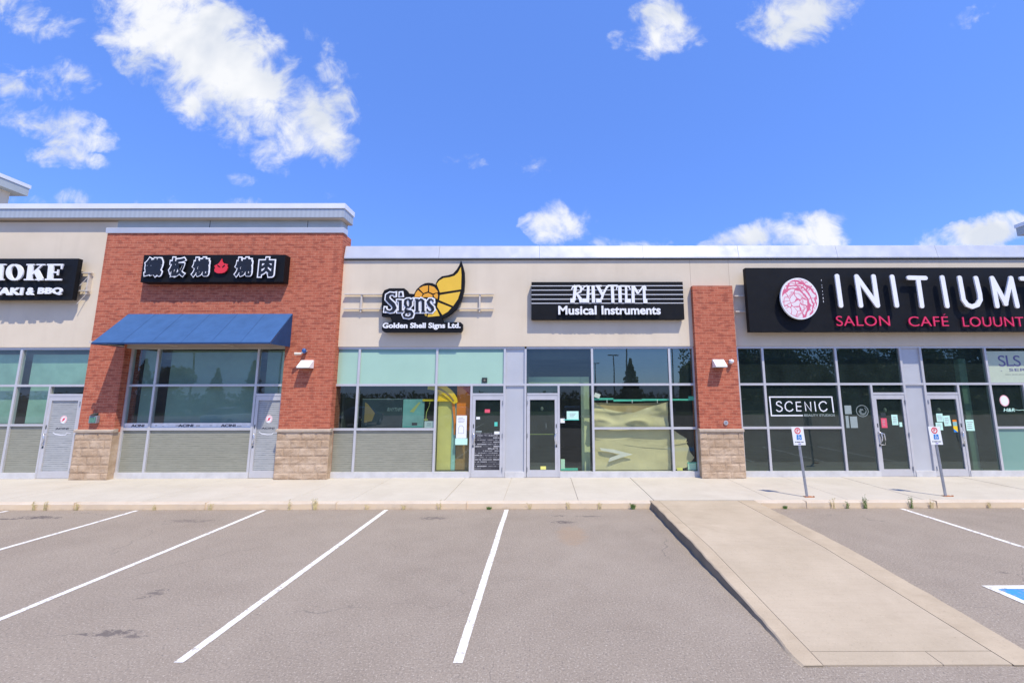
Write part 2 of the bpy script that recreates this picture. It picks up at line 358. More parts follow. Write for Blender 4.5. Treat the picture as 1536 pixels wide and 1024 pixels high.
M['coping']=plain('pale metal coping',(.60,.61,.64),.42,.3,.05,1.1)
M['flash']=plain('white metal flashing',(.78,.79,.81),.4,.1,.05,2)
M['ribbed']=mat_ribbed_metal()
M['greypanel']=plain('grey green panel',(.40,.44,.445),.7,0,.06,2)
M['soffit']=plain('beige soffit',(.48,.42,.36),.9,0,.06,2)
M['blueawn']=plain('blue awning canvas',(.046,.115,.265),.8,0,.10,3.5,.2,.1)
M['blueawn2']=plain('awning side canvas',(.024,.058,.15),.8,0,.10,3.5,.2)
M['black']=plain('black sign face',(.0075,.008,.0095),.55,0,.2,3,.18)
M['blackside']=plain('sign cabinet black',(.012,.011,.010),.6,0,.2,4,.2)
M['white']=plain('white acrylic',(.84,.85,.88),.4,0,.03,4)
M['rail']=plain('sign rail metal',(.62,.56,.49),.6,.1,.08,5)
M['yellow']=plain('golden acrylic',(.80,.50,.045),.35,0,.05,3)
M['amber']=plain('amber acrylic',(.80,.37,.03),.35,0,.05,3)
M['darkface']=plain('navy black acrylic',(.010,.012,.019),.5,0,.2,3)
M['red']=plain('red acrylic',(.72,.035,.05),.4,0,.05,3)
M['pinkred']=plain('crimson acrylic',(.74,.035,.12),.4,0,.05,3)
M['rose']=mat_rose()
M['glass']=mat_glass('clear shop glass',(.84,.89,.79),.015)
M['glassdark']=mat_glass('dark tinted shop glass',(.36,.45,.40),.06,(.86,1.0,.95),.036,(.40,.62,.60))
M['glassmid']=mat_glass('green tinted shop glass',(.62,.74,.69),.03)
M['glasssky']=mat_glass('teal tinted glass',(.74,.86,.82),.03,(.80,.92,1.0),.05,(.62,.62,.60))
M['glassmirror']=mat_glass('mirror tinted glass',(.34,.44,.42),.15,(.84,.90,.80),.04,(.40,.60,.60))
M['film']=mat_film('pale teal window film',(.35,.54,.42),(.38,.585,.45),.045)
M['filmdark']=mat_film('teal head shade and spandrel',(.18,.33,.28),(.20,.36,.30),.045)
M['streak']=mat_film('grey streaked spandrel film',(.17,.175,.14),(.335,.335,.268),.015,46)
M['streakdoor']=mat_film('grey ribbed door film',(.17,.19,.20),(.46,.475,.48),.03,40)
M['strip']=plain('pale window strip',(.92,.86,.80),.5,0,.1,7)
M['blind']=plain('teal roller blind',(.25,.34,.29),.8,0,.12,1.6)
M['blindgreen']=plain('pale green blind',(.36,.52,.42),.8,0,.18,1.4)
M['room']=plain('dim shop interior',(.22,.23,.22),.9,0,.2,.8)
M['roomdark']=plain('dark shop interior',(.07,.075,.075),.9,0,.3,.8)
M['paper']=plain('brown masking paper',(.63,.56,.345),.85,0,.07,2.2)
M['paperdark']=plain('brown cardboard',(.52,.40,.20),.85,0,.1,2.2)
M['olive']=plain('olive display panel',(.62,.58,.20),.7,0,.1,2)
M['palegreen']=plain('pale green column',(.62,.68,.42),.8,0,.06,2)
M['dispyellow']=plain('display yellow',(.92,.60,.02),.5,0,.06,2)
M['disporange']=plain('display orange',(.85,.24,.02),.5,0,.12,2)
M['dispred']=plain('display red',(.55,.06,.02),.6,0,.1,2)
M['dispbrown']=plain('display brown',(.32,.20,.08),.7,0,.1,2)
M['notice']=plain('white paper notice',(.82,.84,.84),.8,0,.03,12)
M['mint']=plain('mint paper notice',(.55,.85,.72),.8,0,.05,12)
M['ink']=plain('printed ink',(.04,.04,.06),.8,0,.2,12)
M['greyink']=plain('grey print',(.38,.38,.42),.8,0,.2,12)
M['purple']=plain('purple print',(.24,.20,.52),.6,0,.1,12)
M['tealboard']=plain('teal poster board',(.26,.50,.46),.6,0,.15,3)
M['navyboard']=plain('dark display board',(.03,.045,.06),.5,0,.2,3)
M['pinknotice']=plain('pink red notice',(.75,.10,.16),.8,0,.06,9)
M['pink']=plain('pink sticker',(.85,.45,.48),.5,0,.06,9)
M['greysheet']=plain('grey paper sheet',(.30,.36,.35),.8,0,.1,9)
M['tape']=plain('yellow tape',(.80,.76,.20),.6,0,.1,9)
M['teal']=plain('teal tape',(.10,.58,.46),.6,0,.1,9)
M['galv']=plain('galvanised steel',(.34,.36,.40),.45,.5,.12,14)
M['rust']=plain('rusty base plate',(.40,.16,.07),.9,0,.3,22)
M['blue']=plain('blue sign paint',(.02,.22,.62),.5,0,.05,9)
M['bluecam']=plain('blue plastic',(.03,.10,.30),.35,0,.1,9)
M['darkbox']=plain('dark plastic',(.03,.04,.04),.5,0,.2,9)
M['greenlens']=plain('green keypad',(.10,.24,.18),.4,0,.3,30)
M['lampwhite']=plain('white lamp housing',(.86,.87,.87),.4,0,.04,6)
M['lampunder']=plain('lamp lens',(.18,.16,.13),.5,0,.1,6)
M['steel']=plain('brushed steel',(.70,.70,.72),.3,.7,.05,9)
M['weed']=plain('dry weed',(.55,.46,.22),.8,0,.35,7)
M['weedgreen']=plain('green weed',(.10,.17,.04),.8,0,.35,7)
M['bark']=mat_bark(); M['leaf']=mat_leaf('tree leaves',(.022,.052,.013),(.055,.105,.026)); M['needle']=mat_leaf('conifer needles',(.012,.038,.016),(.03,.07,.03))
M['grass']=mat_leaf('verge grass',(.05,.09,.02),(.09,.14,.035))
M['tyre']=plain('tyre rubber',(.02,.02,.02),.85,0,.2,20)
M['carglass']=plain('car window glass',(.015,.02,.022),.06,0,.1,3,.8)
M['collage']=mat_collage()
SKYTINT=(1.02,1.34,2.12); SKYSTR=.15; SUNSTR=5.0; CLOUDOFF=(3.1,1.7,.4)
D={}
D['shell_plate']=[(-4.799,4.828),(-4.824,5.305),(-4.822,5.513),(-4.765,5.63),(-4.616,5.69),(-4.17,5.689),(-4.091,5.629),(-4.023,5.525),(-3.87,5.511),(-3.84,5.407),(-3.204,5.354),(-3.139,4.941),(-3.171,4.774),(-3.635,4.711),(-3.936,4.686),(-4.489,4.687),(-4.546,4.815)]
D['shell_band']=[(-4.784,4.56),(-4.739,4.641),(-4.513,4.656),(-4.503,4.713),(-3.008,4.787),(-2.954,4.654),(-2.45,4.653),(-2.386,4.594),(-2.382,4.428),(-2.43,4.352),(-4.698,4.356),(-4.777,4.42)]
D['shell_coil']=[(-3.866,5.407),(-3.87,5.511),(-3.8,5.655),(-3.678,5.778),(-3.553,5.846),(-3.451,5.861),(-3.323,5.845),(-3.22,5.793),(-3.134,5.667),(-3.103,5.51),(-3.115,5.341),(-3.199,5.199),(-3.425,5.148),(-3.654,5.2)]
D['shell_horn']=[(-3.233,5.824),(-3.174,5.955),(-3.05,6.061),(-2.872,6.092),(-2.72,6.139),(-2.608,6.271),(-2.535,6.404),(-2.488,6.564),(-2.432,6.404),(-2.376,6.192),(-2.361,5.902),(-2.374,5.613),(-2.455,5.301),(-2.575,5.069),(-2.735,4.915),(-2.908,4.799),(-3.133,4.749),(-3.436,4.762),(-3.539,4.839),(-3.448,5.096),(-3.199,5.199),(-3.133,5.51)]
D['shell_cells']=[[(-3.2,5.811),(-3.127,5.924),(-2.997,6.003),(-2.819,6.029),(-2.667,6.076),(-2.567,6.173),(-2.482,6.346),(-2.458,6.112),(-2.459,5.653),(-3.089,5.555),(-3.134,5.667)],[(-3.089,5.479),(-2.48,5.582),(-2.545,5.353),(-2.683,5.141),(-3.104,5.321)],[(-3.138,5.258),(-2.728,5.095),(-2.837,4.966),(-2.998,4.871),(-3.161,5.121)],[(-3.176,5.052),(-3.073,4.843),(-3.412,4.813),(-3.438,4.826),(-3.393,4.967)],[(-3.548,4.929),(-3.471,4.916),(-3.458,4.839),(-3.509,4.852)],[(-3.849,5.42),(-3.821,5.543),(-3.753,5.636),(-3.609,5.516),(-3.643,5.42)],[(-3.724,5.681),(-3.6,5.754),(-3.453,5.777),(-3.454,5.589),(-3.587,5.537)],[(-3.418,5.777),(-3.268,5.727),(-3.183,5.628),(-3.148,5.568),(-3.299,5.524),(-3.415,5.576)],[(-3.625,5.415),(-3.565,5.506),(-3.439,5.545),(-3.31,5.479),(-3.313,5.414)],[(-3.28,5.479),(-3.173,5.544),(-3.144,5.458),(-3.161,5.354),(-3.252,5.414)]]
D['signs_strokes']=[([(-4.421,5.447),(-4.424,5.526),(-4.492,5.507)],[0.026,0.031,0.026]),([(-4.421,5.46),(-4.48,5.518),(-4.569,5.518),(-4.642,5.461),(-4.644,5.357),(-4.556,5.266),(-4.464,5.188),(-4.413,5.085),(-4.467,4.995),(-4.554,4.969),(-4.644,4.995),(-4.698,5.072)],[0.026,0.036,0.067,0.093,0.108,0.113,0.113,0.108,0.087,0.051,0.036,0.026]),([(-4.692,5.098),(-4.705,4.969)],[0.041,0.026]),([(-4.253,5.551),(-4.243,5.447)],[0.057,0.087]),([(-4.355,5.304),(-4.287,5.304)],[0.036,0.036]),([(-4.255,5.317),(-4.239,4.974)],[0.087,0.087]),([(-4.332,4.974),(-4.145,4.974)],[0.041,0.041]),([(-4.102,5.304),(-4.105,5.2),(-4.055,5.11),(-3.992,5.102),(-3.944,5.174),(-3.949,5.278),(-4.002,5.343),(-4.066,5.343),(-4.102,5.304)],[0.082,0.087,0.057,0.041,0.082,0.087,0.051,0.036,0.062]),([(-3.95,5.317),(-3.876,5.343)],[0.031,0.046]),([(-4.067,5.097),(-4.097,5.033),(-4.05,4.994),(-3.923,4.968),(-3.882,4.904),(-3.904,4.827),(-3.991,4.794),(-4.105,4.814),(-4.133,4.878),(-4.086,4.943),(-4.036,4.968)],[0.036,0.051,0.067,0.077,0.077,0.067,0.046,0.051,0.062,0.046,0.031]),([(-3.825,5.343),(-3.761,5.342)],[0.036,0.036]),([(-3.757,5.355),(-3.741,4.968)],[0.087,0.087]),([(-3.809,4.968),(-3.665,4.968)],[0.036,0.036]),([(-3.721,5.29),(-3.647,5.342),(-3.583,5.303)],[0.036,0.057,0.077]),([(-3.578,5.316),(-3.564,4.968)],[0.087,0.087]),([(-3.62,4.968),(-3.489,4.967)],[0.036,0.036]),([(-3.272,5.264),(-3.318,5.342),(-3.386,5.334),(-3.429,5.264),(-3.38,5.173),(-3.296,5.096),(-3.274,5.031),(-3.317,4.967),(-3.393,4.967),(-3.452,5.057)],[0.026,0.036,0.062,0.082,0.093,0.093,0.082,0.051,0.036,0.026]),([(-3.275,5.334),(-3.272,5.251)],[0.021,0.026]),([(-3.443,4.967),(-3.452,5.07)],[0.026,0.026])]
D['rhythm_strokes']=[([(0.97,5.768),(0.904,5.724),(0.861,5.633)],[0.046,0.039,0.033]),([(0.987,5.768),(0.935,5.306)],[0.098,0.092]),([(0.825,5.306),(0.955,5.306)],[0.131,0.131]),([(0.954,5.747),(1.101,5.754),(1.172,5.673),(1.131,5.573),(1.0,5.513)],[0.046,0.052,0.072,0.059,0.039]),([(1.023,5.513),(1.128,5.355),(1.143,5.245)],[0.066,0.092,0.079]),([(1.347,5.76),(1.248,5.734),(1.207,5.639)],[0.046,0.039,0.033]),([(1.373,5.76),(1.345,5.245)],[0.079,0.085]),([(1.183,5.305),(1.372,5.305)],[0.118,0.118]),([(1.359,5.498),(1.523,5.538)],[0.033,0.033]),([(1.517,5.767),(1.52,5.245)],[0.098,0.098]),([(1.592,5.753),(1.772,5.753)],[0.046,0.046]),([(1.657,5.746),(1.799,5.471)],[0.092,0.085]),([(1.952,5.753),(1.816,5.505),(1.757,5.338)],[0.059,0.066,0.072]),([(1.6,5.305),(1.762,5.304)],[0.125,0.112]),([(1.941,5.689),(1.975,5.759),(2.257,5.759)],[0.033,0.052,0.052]),([(2.25,5.752),(2.211,5.638)],[0.039,0.026]),([(2.093,5.759),(2.103,5.237)],[0.092,0.092]),([(2.322,5.765),(2.321,5.244)],[0.098,0.098]),([(2.335,5.752),(2.59,5.745),(2.636,5.637)],[0.046,0.046,0.033]),([(2.354,5.51),(2.533,5.487)],[0.033,0.033]),([(2.509,5.745),(2.506,5.336)],[0.066,0.072]),([(2.462,5.296),(2.642,5.296)],[0.118,0.118]),([(2.716,5.765),(2.711,5.236)],[0.085,0.092]),([(2.737,5.738),(2.861,5.519)],[0.079,0.066]),([(2.851,5.503),(3.032,5.744)],[0.039,0.046]),([(3.05,5.764),(3.052,5.302)],[0.079,0.085]),([(3.016,5.286),(3.136,5.285)],[0.125,0.125]),([(3.043,5.758),(3.1,5.704),(3.103,5.616)],[0.039,0.039,0.033])]
D['staff']=[[(-0.349,5.787),(4.267,5.739)],[(-0.348,5.652),(4.26,5.611)],[(-0.348,5.511),(4.253,5.47)],[(-0.348,5.371),(4.246,5.333)],[(-0.347,5.248),(4.24,5.204)]]
D['musical_box']=[(0.457,4.859),(3.514,5.135)]
D['smoke_strokes']=[([(-16.532,6.426),(-16.189,6.426)],[0.039,0.039]),([(-16.343,6.415),(-16.303,5.962)],[0.16,0.16]),([(-16.473,5.962),(-16.167,5.961)],[0.039,0.039]),([(-16.694,6.415),(-16.445,5.962)],[0.138,0.138]),([(-16.913,6.416),(-16.855,5.963)],[0.055,0.055]),([(-15.702,6.187),(-15.713,6.231),(-15.731,6.274),(-15.755,6.313),(-15.784,6.347),(-15.817,6.376),(-15.852,6.397),(-15.889,6.41),(-15.926,6.414),(-15.961,6.41),(-15.993,6.397),(-16.021,6.376),(-16.044,6.348),(-16.06,6.313),(-16.07,6.274),(-16.073,6.231),(-16.069,6.187),(-16.057,6.143),(-16.039,6.101),(-16.015,6.061),(-15.986,6.027),(-15.953,5.999),(-15.918,5.978),(-15.881,5.965),(-15.845,5.961),(-15.81,5.965),(-15.778,5.978),(-15.75,5.999),(-15.727,6.027),(-15.71,6.061),(-15.7,6.1),(-15.698,6.143),(-15.702,6.187)],[0.144,0.142,0.136,0.127,0.114,0.099,0.082,0.064,0.044,0.064,0.082,0.099,0.114,0.127,0.136,0.142,0.144,0.142,0.136,0.127,0.114,0.099,0.082,0.064,0.044,0.064,0.082,0.099,0.114,0.127,0.136,0.142,0.144]),([(-15.565,6.422),(-15.329,6.422)],[0.039,0.039]),([(-15.44,6.428),(-15.413,5.955)],[0.155,0.155]),([(-15.566,5.958),(-15.277,5.957)],[0.039,0.039]),([(-15.102,6.413),(-15.35,6.13)],[0.044,0.055]),([(-15.262,6.257),(-15.066,5.954)],[0.149,0.155]),([(-15.269,6.422),(-15.008,6.421)],[0.039,0.039]),([(-15.222,5.957),(-14.998,5.957)],[0.039,0.039]),([(-14.825,6.427),(-14.793,5.954)],[0.16,0.16]),([(-14.944,6.418),(-14.467,6.418)],[0.05,0.05]),([(-14.5,6.418),(-14.499,6.281)],[0.061,0.028]),([(-14.749,6.185),(-14.612,6.185)],[0.044,0.044]),([(-14.596,6.27),(-14.589,6.094)],[0.039,0.039]),([(-14.938,5.96),(-14.447,5.959)],[0.05,0.05]),([(-14.473,5.953),(-14.445,6.114)],[0.072,0.022])]
D['bbq_box']=[(-16.384,5.485),(-14.376,5.706)]
D['initium']=[[[(8.682,5.96),(8.71,5.071)]],[[(9.259,5.949),(9.292,5.07)],[(9.259,5.949),(9.776,5.069)],[(9.762,5.948),(9.786,5.069)]],[[(10.309,5.937),(10.343,5.069)]],[[(10.799,5.906),(11.286,5.895)],[(11.066,5.895),(11.076,5.052)]],[[(11.787,5.914),(11.816,5.051)]],[[(12.299,5.903),(12.313,5.419),(12.317,5.242),(12.404,5.09),(12.543,5.03),(12.71,5.09),(12.812,5.241),(12.819,5.418),(12.78,5.892)]],[[(13.259,5.891),(13.277,5.048)],[(13.266,5.876),(13.544,5.114)],[(13.814,5.875),(13.534,5.114)],[(13.817,5.891),(13.869,5.048)]],[[(14.123,5.875),(14.61,5.864)],[(14.401,5.864),(14.41,5.037)]]]
D['initium_w']=0.13
D['salon']=[[(8.601,4.487),(10.171,4.783)],[(10.721,4.473),(11.89,4.77)],[(12.312,4.461),(14.1,4.746)]]
D['rose']=[(7.521,5.285),(6.968,5.286),(8.08,5.284),(7.577,5.911),(7.466,4.658)]
D['mast']=[(8.326,5.884),(8.316,5.173)]
D['cjk']=[[(-11.882,5.979),(-11.308,6.614)],[(-11.15,5.977),(-10.617,6.612)],[(-10.461,5.976),(-9.914,6.611)],[(-9.188,5.974),(-8.638,6.609)],[(-8.484,5.973),(-7.978,6.609)]]
D['flame']=[(-9.545,6.53),(-9.53,6.45),(-9.49,6.40),(-9.45,6.375),(-9.42,6.385),(-9.395,6.36),(-9.345,6.365),(-9.365,6.31),(-9.345,6.25),(-9.365,6.17),(-9.43,6.105),(-9.53,6.085),(-9.64,6.09),(-9.715,6.135),(-9.735,6.20),(-9.71,6.25),(-9.745,6.31),(-9.70,6.345),(-9.655,6.36),(-9.615,6.40),(-9.585,6.45)]
D['flame_eyes']=[[(-9.662,6.35),(-9.578,6.295),(-9.558,6.256),(-9.64,6.295)],[(-9.444,6.349),(-9.425,6.311),(-9.495,6.247),(-9.505,6.279)]]
D['scenic']=[[(7.075,2.242),(7.048,2.288),(6.995,2.303),(6.935,2.273),(6.926,2.22),(6.977,2.181),(7.044,2.151),(7.086,2.105),(7.071,2.044),(7.009,2.01),(6.948,2.019),(6.908,2.06)],[(7.399,2.237),(7.357,2.287),(7.296,2.298),(7.223,2.265),(7.179,2.196),(7.179,2.105),(7.22,2.044),(7.287,2.014),(7.358,2.033),(7.404,2.082)],[(7.65,2.282),(7.511,2.279),(7.512,2.028),(7.651,2.028)],[(7.508,2.158),(7.654,2.157)],[(7.781,2.02),(7.766,2.282),(7.935,2.023),(7.937,2.291)],[(8.062,2.301),(8.073,2.007)],[(8.411,2.235),(8.37,2.285),(8.301,2.296),(8.229,2.263),(8.183,2.194),(8.198,2.103),(8.23,2.042),(8.297,2.011),(8.368,2.034),(8.417,2.087)],[(7.677,1.892),(6.75,1.891),(6.737,2.434),(8.586,2.43),(8.597,1.973)]]
D['scenic_sub']=[(7.721,1.864),(8.628,1.931)]
CLOUDS= [(2.496,-1.234,3.295,-4.284,-6.155,1.662,1.15),(4.582,-1.297,6.08,-3.932,-7.943,3.821,1.0),(5.852,-2.604,5.733,-6.536,-10.884,3.574,1.0),(8.998,-0.357,8.831,-2.405,-12.226,10.448,0.6),(18.046,8.846,2.72,3.423,-6.372,7.408,0.65),(5.594,-0.333,8.328,-4.467,-15.372,9.774,0.7),(8.783,-0.58,12.685,-5.243,-18.49,8.195,0.6),(13.205,-2.237,18.47,-9.649,-25.305,9.478,0.5),(7.135,-0.468,9.388,-5.368,-20.526,7.652,0.68),(16.767,2.845,20.16,-0.033,-32.713,23.515,0.5),(10.42,0.316,12.702,-5.084,-34.09,14.708,0.5),(17.028,0.3,12.858,-4.286,-45.58,22.49,0.42),(19.938,-2.109,10.348,-6.202,-32.246,21.526,0.42),(31.698,1.801,13.023,-0.035,-32.887,22.821,0.4),(25.781,4.83,2.007,7.676,-40.506,26.228,0.45),(12.009,-1.03,0.369,-4.266,-44.877,26.241,0.45),(12.339,3.053,-1.849,4.498,-16.065,6.9,1.0),(8.488,1.645,-4.473,3.567,-11.943,10.851,1.0),(6.985,1.016,-6.057,3.387,-11.478,9.371,1.0),(7.676,0.87,-5.366,3.842,-17.725,4.725,1.0),(8.368,0.51,-4.652,4.104,-28.571,8.771,0.9),(6.39,0.333,-7.219,4.907,-22.985,3.758,1.0),(14.697,-2.425,-16.822,-0.049,-35.161,15.191,0.8),(7.919,-0.213,-1.398,-0.047,-31.776,11.987,0.7),(6.522,1.107,7.842,-0.049,-36.992,18.308,0.35),(9.269,1.599,-12.602,15.558,-40.146,22.424,0.36),(2.255,0.28,1.993,-0.061,-46.186,22.859,0.3)]
# ------------------------------------------------------------------ setting
mb=MB().quad((-260,-260,0),(260,-260,0),(260,260,0),(-260,260,0)); struct(mb.build('parking_lot',M['asphalt']))
# sidewalk: cast slabs with open joints over a darker bed
cuts=[-26,-24.3,-22.6,-20.9,-19.2,-17.5,-15.8,-14.1,-12.4,-10.7,-9.05,-7.4,-5.75,-4.37,-2.24,-.9,.79,2.5,5.2,6.9,8.6,10.3,12,13.7,15.4,17.1,18.8,20.5,22.2,24,26]
mb=MB(); mb.box(-26,26,-2.655,.2,.003,.135)
for a,b in zip(cuts,cuts[1:]): mb.box(a+.006,b-.006,-2.655,.25,.13,.15+random.uniform(-.002,.003))
struct(mb.build('sidewalk',M['walk'],bevel=.004,seg=1))
def kerb(x0,x1,name='kerb'):
    mb=MB(); n=max(2,int((x1-x0)/.14)); vs=[]; 
    for i in range(n+1):
        x=x0+(x1-x0)*i/n; j=noise.noise((x*2.3,1.7,0))*.012+noise.noise((x*9,4.1,0))*.008; k=noise.noise((x*3,9,0))*.006
        vs+=[(x,-2.80+j*.5,.002),(x,-2.795+j,.118+k),(x,-2.775+j,.142+k),(x,-2.668,.1535),(x,-2.668,.002)]
    fs=[(i*5+k,(i+1)*5+k,(i+1)*5+k+1,i*5+k+1) for i in range(n) for k in range(4)]
    for k in range(int((x1-x0)/2.9)):
        xx=x0+1.1+k*2.9; mb.box(xx,xx+.008,-2.815,-2.668,.01,.1555)
    mb.add(vs,fs); mb.add([vs[k] for k in range(5)],[(0,1,2,3,4)]); mb.add([vs[n*5+k] for k in range(5)],[(4,3,2,1,0)])
    return struct(mb.build(name,M['kerb']))
kerb(-26,2.39); kerb(4.75,26)
# walkway that ramps from the sidewalk down to the lot
def wz(y): return .152 if y>-5.6 else max(.012,.152-(-5.6-y)*.054)
def strip(mb,x0,x1,y0,y1,dz=0.0,jl=0.0,jr=0.0):
    n=max(2,int(abs(y1-y0)/.12)); vs=[]
    for i in range(n+1):
        y=y0+(y1-y0)*i/n; z=wz(y)+dz
        a=x0+jl*(noise.noise((y*2.1,x0,0))+.7*noise.noise((y*8,x0,3))); b=x1+jr*(noise.noise((y*2.1,x1,5))+.7*noise.noise((y*8,x1,7)))
        la=a-(.012 if jl else 0); lb=b+(.012 if jr else 0)
        vs+=[(la,y,.001),(a,y,z-(.012 if jl else 0)),(a+(.015 if jl else 0),y,z),(b-(.015 if jr else 0),y,z),(b,y,z-(.012 if jr else 0)),(lb,y,.001)]
    mb.add(vs,[(i*6+k,i*6+k+1,(i+1)*6+k+1,(i+1)*6+k) for i in range(n) for k in range(5)])
    mb.add(vs[:6],[(5,4,3,2,1,0)]); mb.add(vs[-6:],[(0,1,2,3,4,5)])
mb=MB()
strip(mb,2.605,4.365,-2.70,-7.99)
for a,b in ((2.605,3.72),(3.727,4.365)): strip(mb,a,b,-7.998,-8.18)
struct(mb.build('walkway',M['path']))
mb=MB(); strip(mb,2.40,2.597,-2.70,-8.19,.002,.026,0); struct(mb.build('walkway_kerb',M['pathkerb']))
mb=MB(); strip(mb,4.373,4.74,-2.70,-8.19,.001,0,.022); struct(mb.build('walkway_kerb',M['pathkerb']))
# painted bay lines
def line(pts,w,z=.004,name='parking_line',mat='line',jag=.006):
    mb=MB(); (xa,ya),(xb,yb)=pts; d=Vector((xb-xa,yb-ya)); L=d.length; d/=L; nn=Vector((-d.y,d.x)); n=max(2,int(L/.07)); vs=[]
    for i in range(n+1):
        p=Vector((xa,ya))+d*(L*i/n); j=jag*noise.noise((p.x*11,p.y*11,1)); k=jag*noise.noise((p.x*11,p.y*11,7)); w_=noise.noise((p.x*.9,p.y*.9,4))*.008
        vs+=[(*(p+nn*(w/2+j+w_)),z),(*(p-nn*(w/2+k-w_)),z)]
    mb.add(vs,[(i*2,i*2+1,i*2+3,i*2+2) for i in range(n)])
    for f in range(len(mb.f)): mb.f[f]=mb.f[f]
    return struct(mb.build(name,M[mat]))
for x,y1 in ((-14.6,-8.1),(-11.80,-8.1),(-8.95,-8.1),(-6.15,-8.1),(-3.46,-8.1),(-.81,-8.12),(7.93,-8.1),(10.6,-8.1),(13.3,-8.1),(-17.3,-8.1)): line(((x,-2.84),(x-.0,y1)),.09)
mb=MB().quad((5.89,-8.0,.004),(7.42,-8.0,.004),(7.42,-6.66,.004),(5.89,-6.66,.004)); struct(mb.build('stall_marking',M['bluepaint']))
for p in (((5.78,-6.61),(7.53,-6.61)),((5.78,-8.05),(7.53,-8.05)),((5.835,-6.66),(5.835,-8.0)),((7.475,-6.66),(7.475,-8.0))): line(p,.10,.006,'stall_border')
# the lot goes on behind: verge and far bay lines that the glazing mirrors
mb=MB().quad((-90,-58,.01),(90,-58,.01),(90,-40,.01),(-90,-40,.01)); struct(mb.build('grass_verge',M['grass']))
for i in range(14): line(((-19+i*2.75,-20.2),(-19+i*2.75,-25.4)),.10)

# ------------------------------------------------------------------ the building
B=thing('retail_building','long one-storey shopping plaza with stucco walls, a red brick bay and glazed shopfronts','building',(0,0,0))
YS=-.08      # stucco face
YB=-.24      # brick face
mb=MB(); mb.box(-19.5,-13.30,YS,.32,3.95,7.90)
mb.build('wall',M['stucco'],B)
mb=MB(); mb.box(-6.18,4.545,YS,.30,3.95,6.70); mb.box(4.551,5.735,YS,.30,3.95,6.70); mb.box(5.741,21.0,YS,.30,3.95,6.70)
mb.build('wall',M['stucco'],B)
mb=MB(); mb.box(-13.30,-6.30,YS,.32,7.50,7.93)
gp=mb.build('parapet_panel',M['greypanel'],B)
for x in (-10.42,-7.36): MB().box(x-.008,x+.008,YS-.004,YS,7.64,7.93).build('panel_joint',M['darkbox'],gp)
# brick bay: two piers and the wall over the opening
mb=MB(); mb.box(-13.40,-12.36,YB,.30,.15,4.05); mb.box(-7.63,-6.15,YB,.30,.15,4.05); mb.box(-13.40,-6.15,YB,.30,4.05,7.46)
bay=mb.build('brick_bay',M['brick'],B)
for a,b in ((-13.43,-12.345),(-7.645,-6.12)):
    block_base(a,b,'stone_base',bay,M['stone'],1.47,int(a*10))
    MB().prism_x([(YB-.06,1.47),(YB-.06,1.525),(YB+.02,1.56),(YB+.1,1.56),(YB+.1,1.47)],a-.02,b+.02).build('stone_sill',M['stonecap'],bay)
mb=MB(); mb.prism_x([(YB-.03,7.455),(YB-.045,7.61),(YB-.02,7.63),(.0,7.64),(.0,7.462),(YB+.01,7.462)],-13.43,-6.125); mb.build('flashing',M['coping'],bay)
mb=MB(); mb.box(-12.36,-7.63,-.2,.0,3.90,4.046); mb.build('lintel',M['soffit'],bay)
# brick pier between the music shop and the salon
mb=MB(); mb.box(4.53,5.74,YB,.28,.15,5.77); pier=mb.build('brick_pier',M['brick'],B)
block_base(4.505,5.765,'stone_base',pier,M['stone'],1.45,9)
mb=MB(); mb.prism_x([(YB-.06,1.45),(YB-.06,1.505),(YB+.02,1.54),(YB+.1,1.54),(YB+.1,1.45)],4.49,5.78); mb.build('stone_sill',M['stonecap'],pier)
# cornice over the tall section
mb=MB(); mb.box(-19.5,-6.15,-.27,.35,7.955,8.235); co=mb.build('cornice',M['ribbed'],B)
mb=MB(); mb.box(-19.52,-6.125,-.30,.375,8.238,8.40); mb.build('flashing',M['flash'],co)
mb=MB(); mb.box(-19.5,-6.16,-.26,.34,7.935,7.953); mb.build('soffit',M['soffit'],co)
# coping of the low section
xs=[-6.12,-3.2,-.1,3.1,6.05,9.1,12.2,15.3,21.0]
mb=MB()
for a,b in zip(xs,xs[1:]): mb.prism_x([(-.15,6.67),(-.155,6.70),(-.085,7.085),(-.06,7.10),(.33,7.08),(.33,6.67)],a+.004,b-.004)
cp=mb.build('parapet_coping',M['coping'],B)
mb=MB(); mb.box(-6.12,21.0,-.125,.3,6.64,6.668); mb.build('drip_edge',M['darkbox'],cp)
# taller sign parapets beyond both ends
for x0,x1,zt,name in ((-24.0,-17.70,9.70,'end_tower'),(16.14,24,8.22,'end_tower')):
    left=x0<0
    mb=MB(); mb.box(x0-.0 if left else x0+.28,x1-.28 if left else x1,-.42,.74,3.95 if left else 7.09,zt-.40); tw=mb.build(name,M['stucco'],B)
    mb=MB(); mb.box(x0,x1,-.8,1.0,zt-.40,zt-.125); cr=mb.build('tower_cornice',M['greypanel'],tw)
    mb=MB(); mb.box(x0-.02,x1+.02,-.83,1.03,zt-.123,zt); mb.build('flashing',M['flash'],cr)
# roof slab and rear so that nothing is hollow from the side
mb=MB(); mb.box(-19.5,21,.36,12.0,3.9,4.3); mb.box(-19.5,21,11.7,12.0,.01,3.898); mb.build('roof',M['soffit'],B)

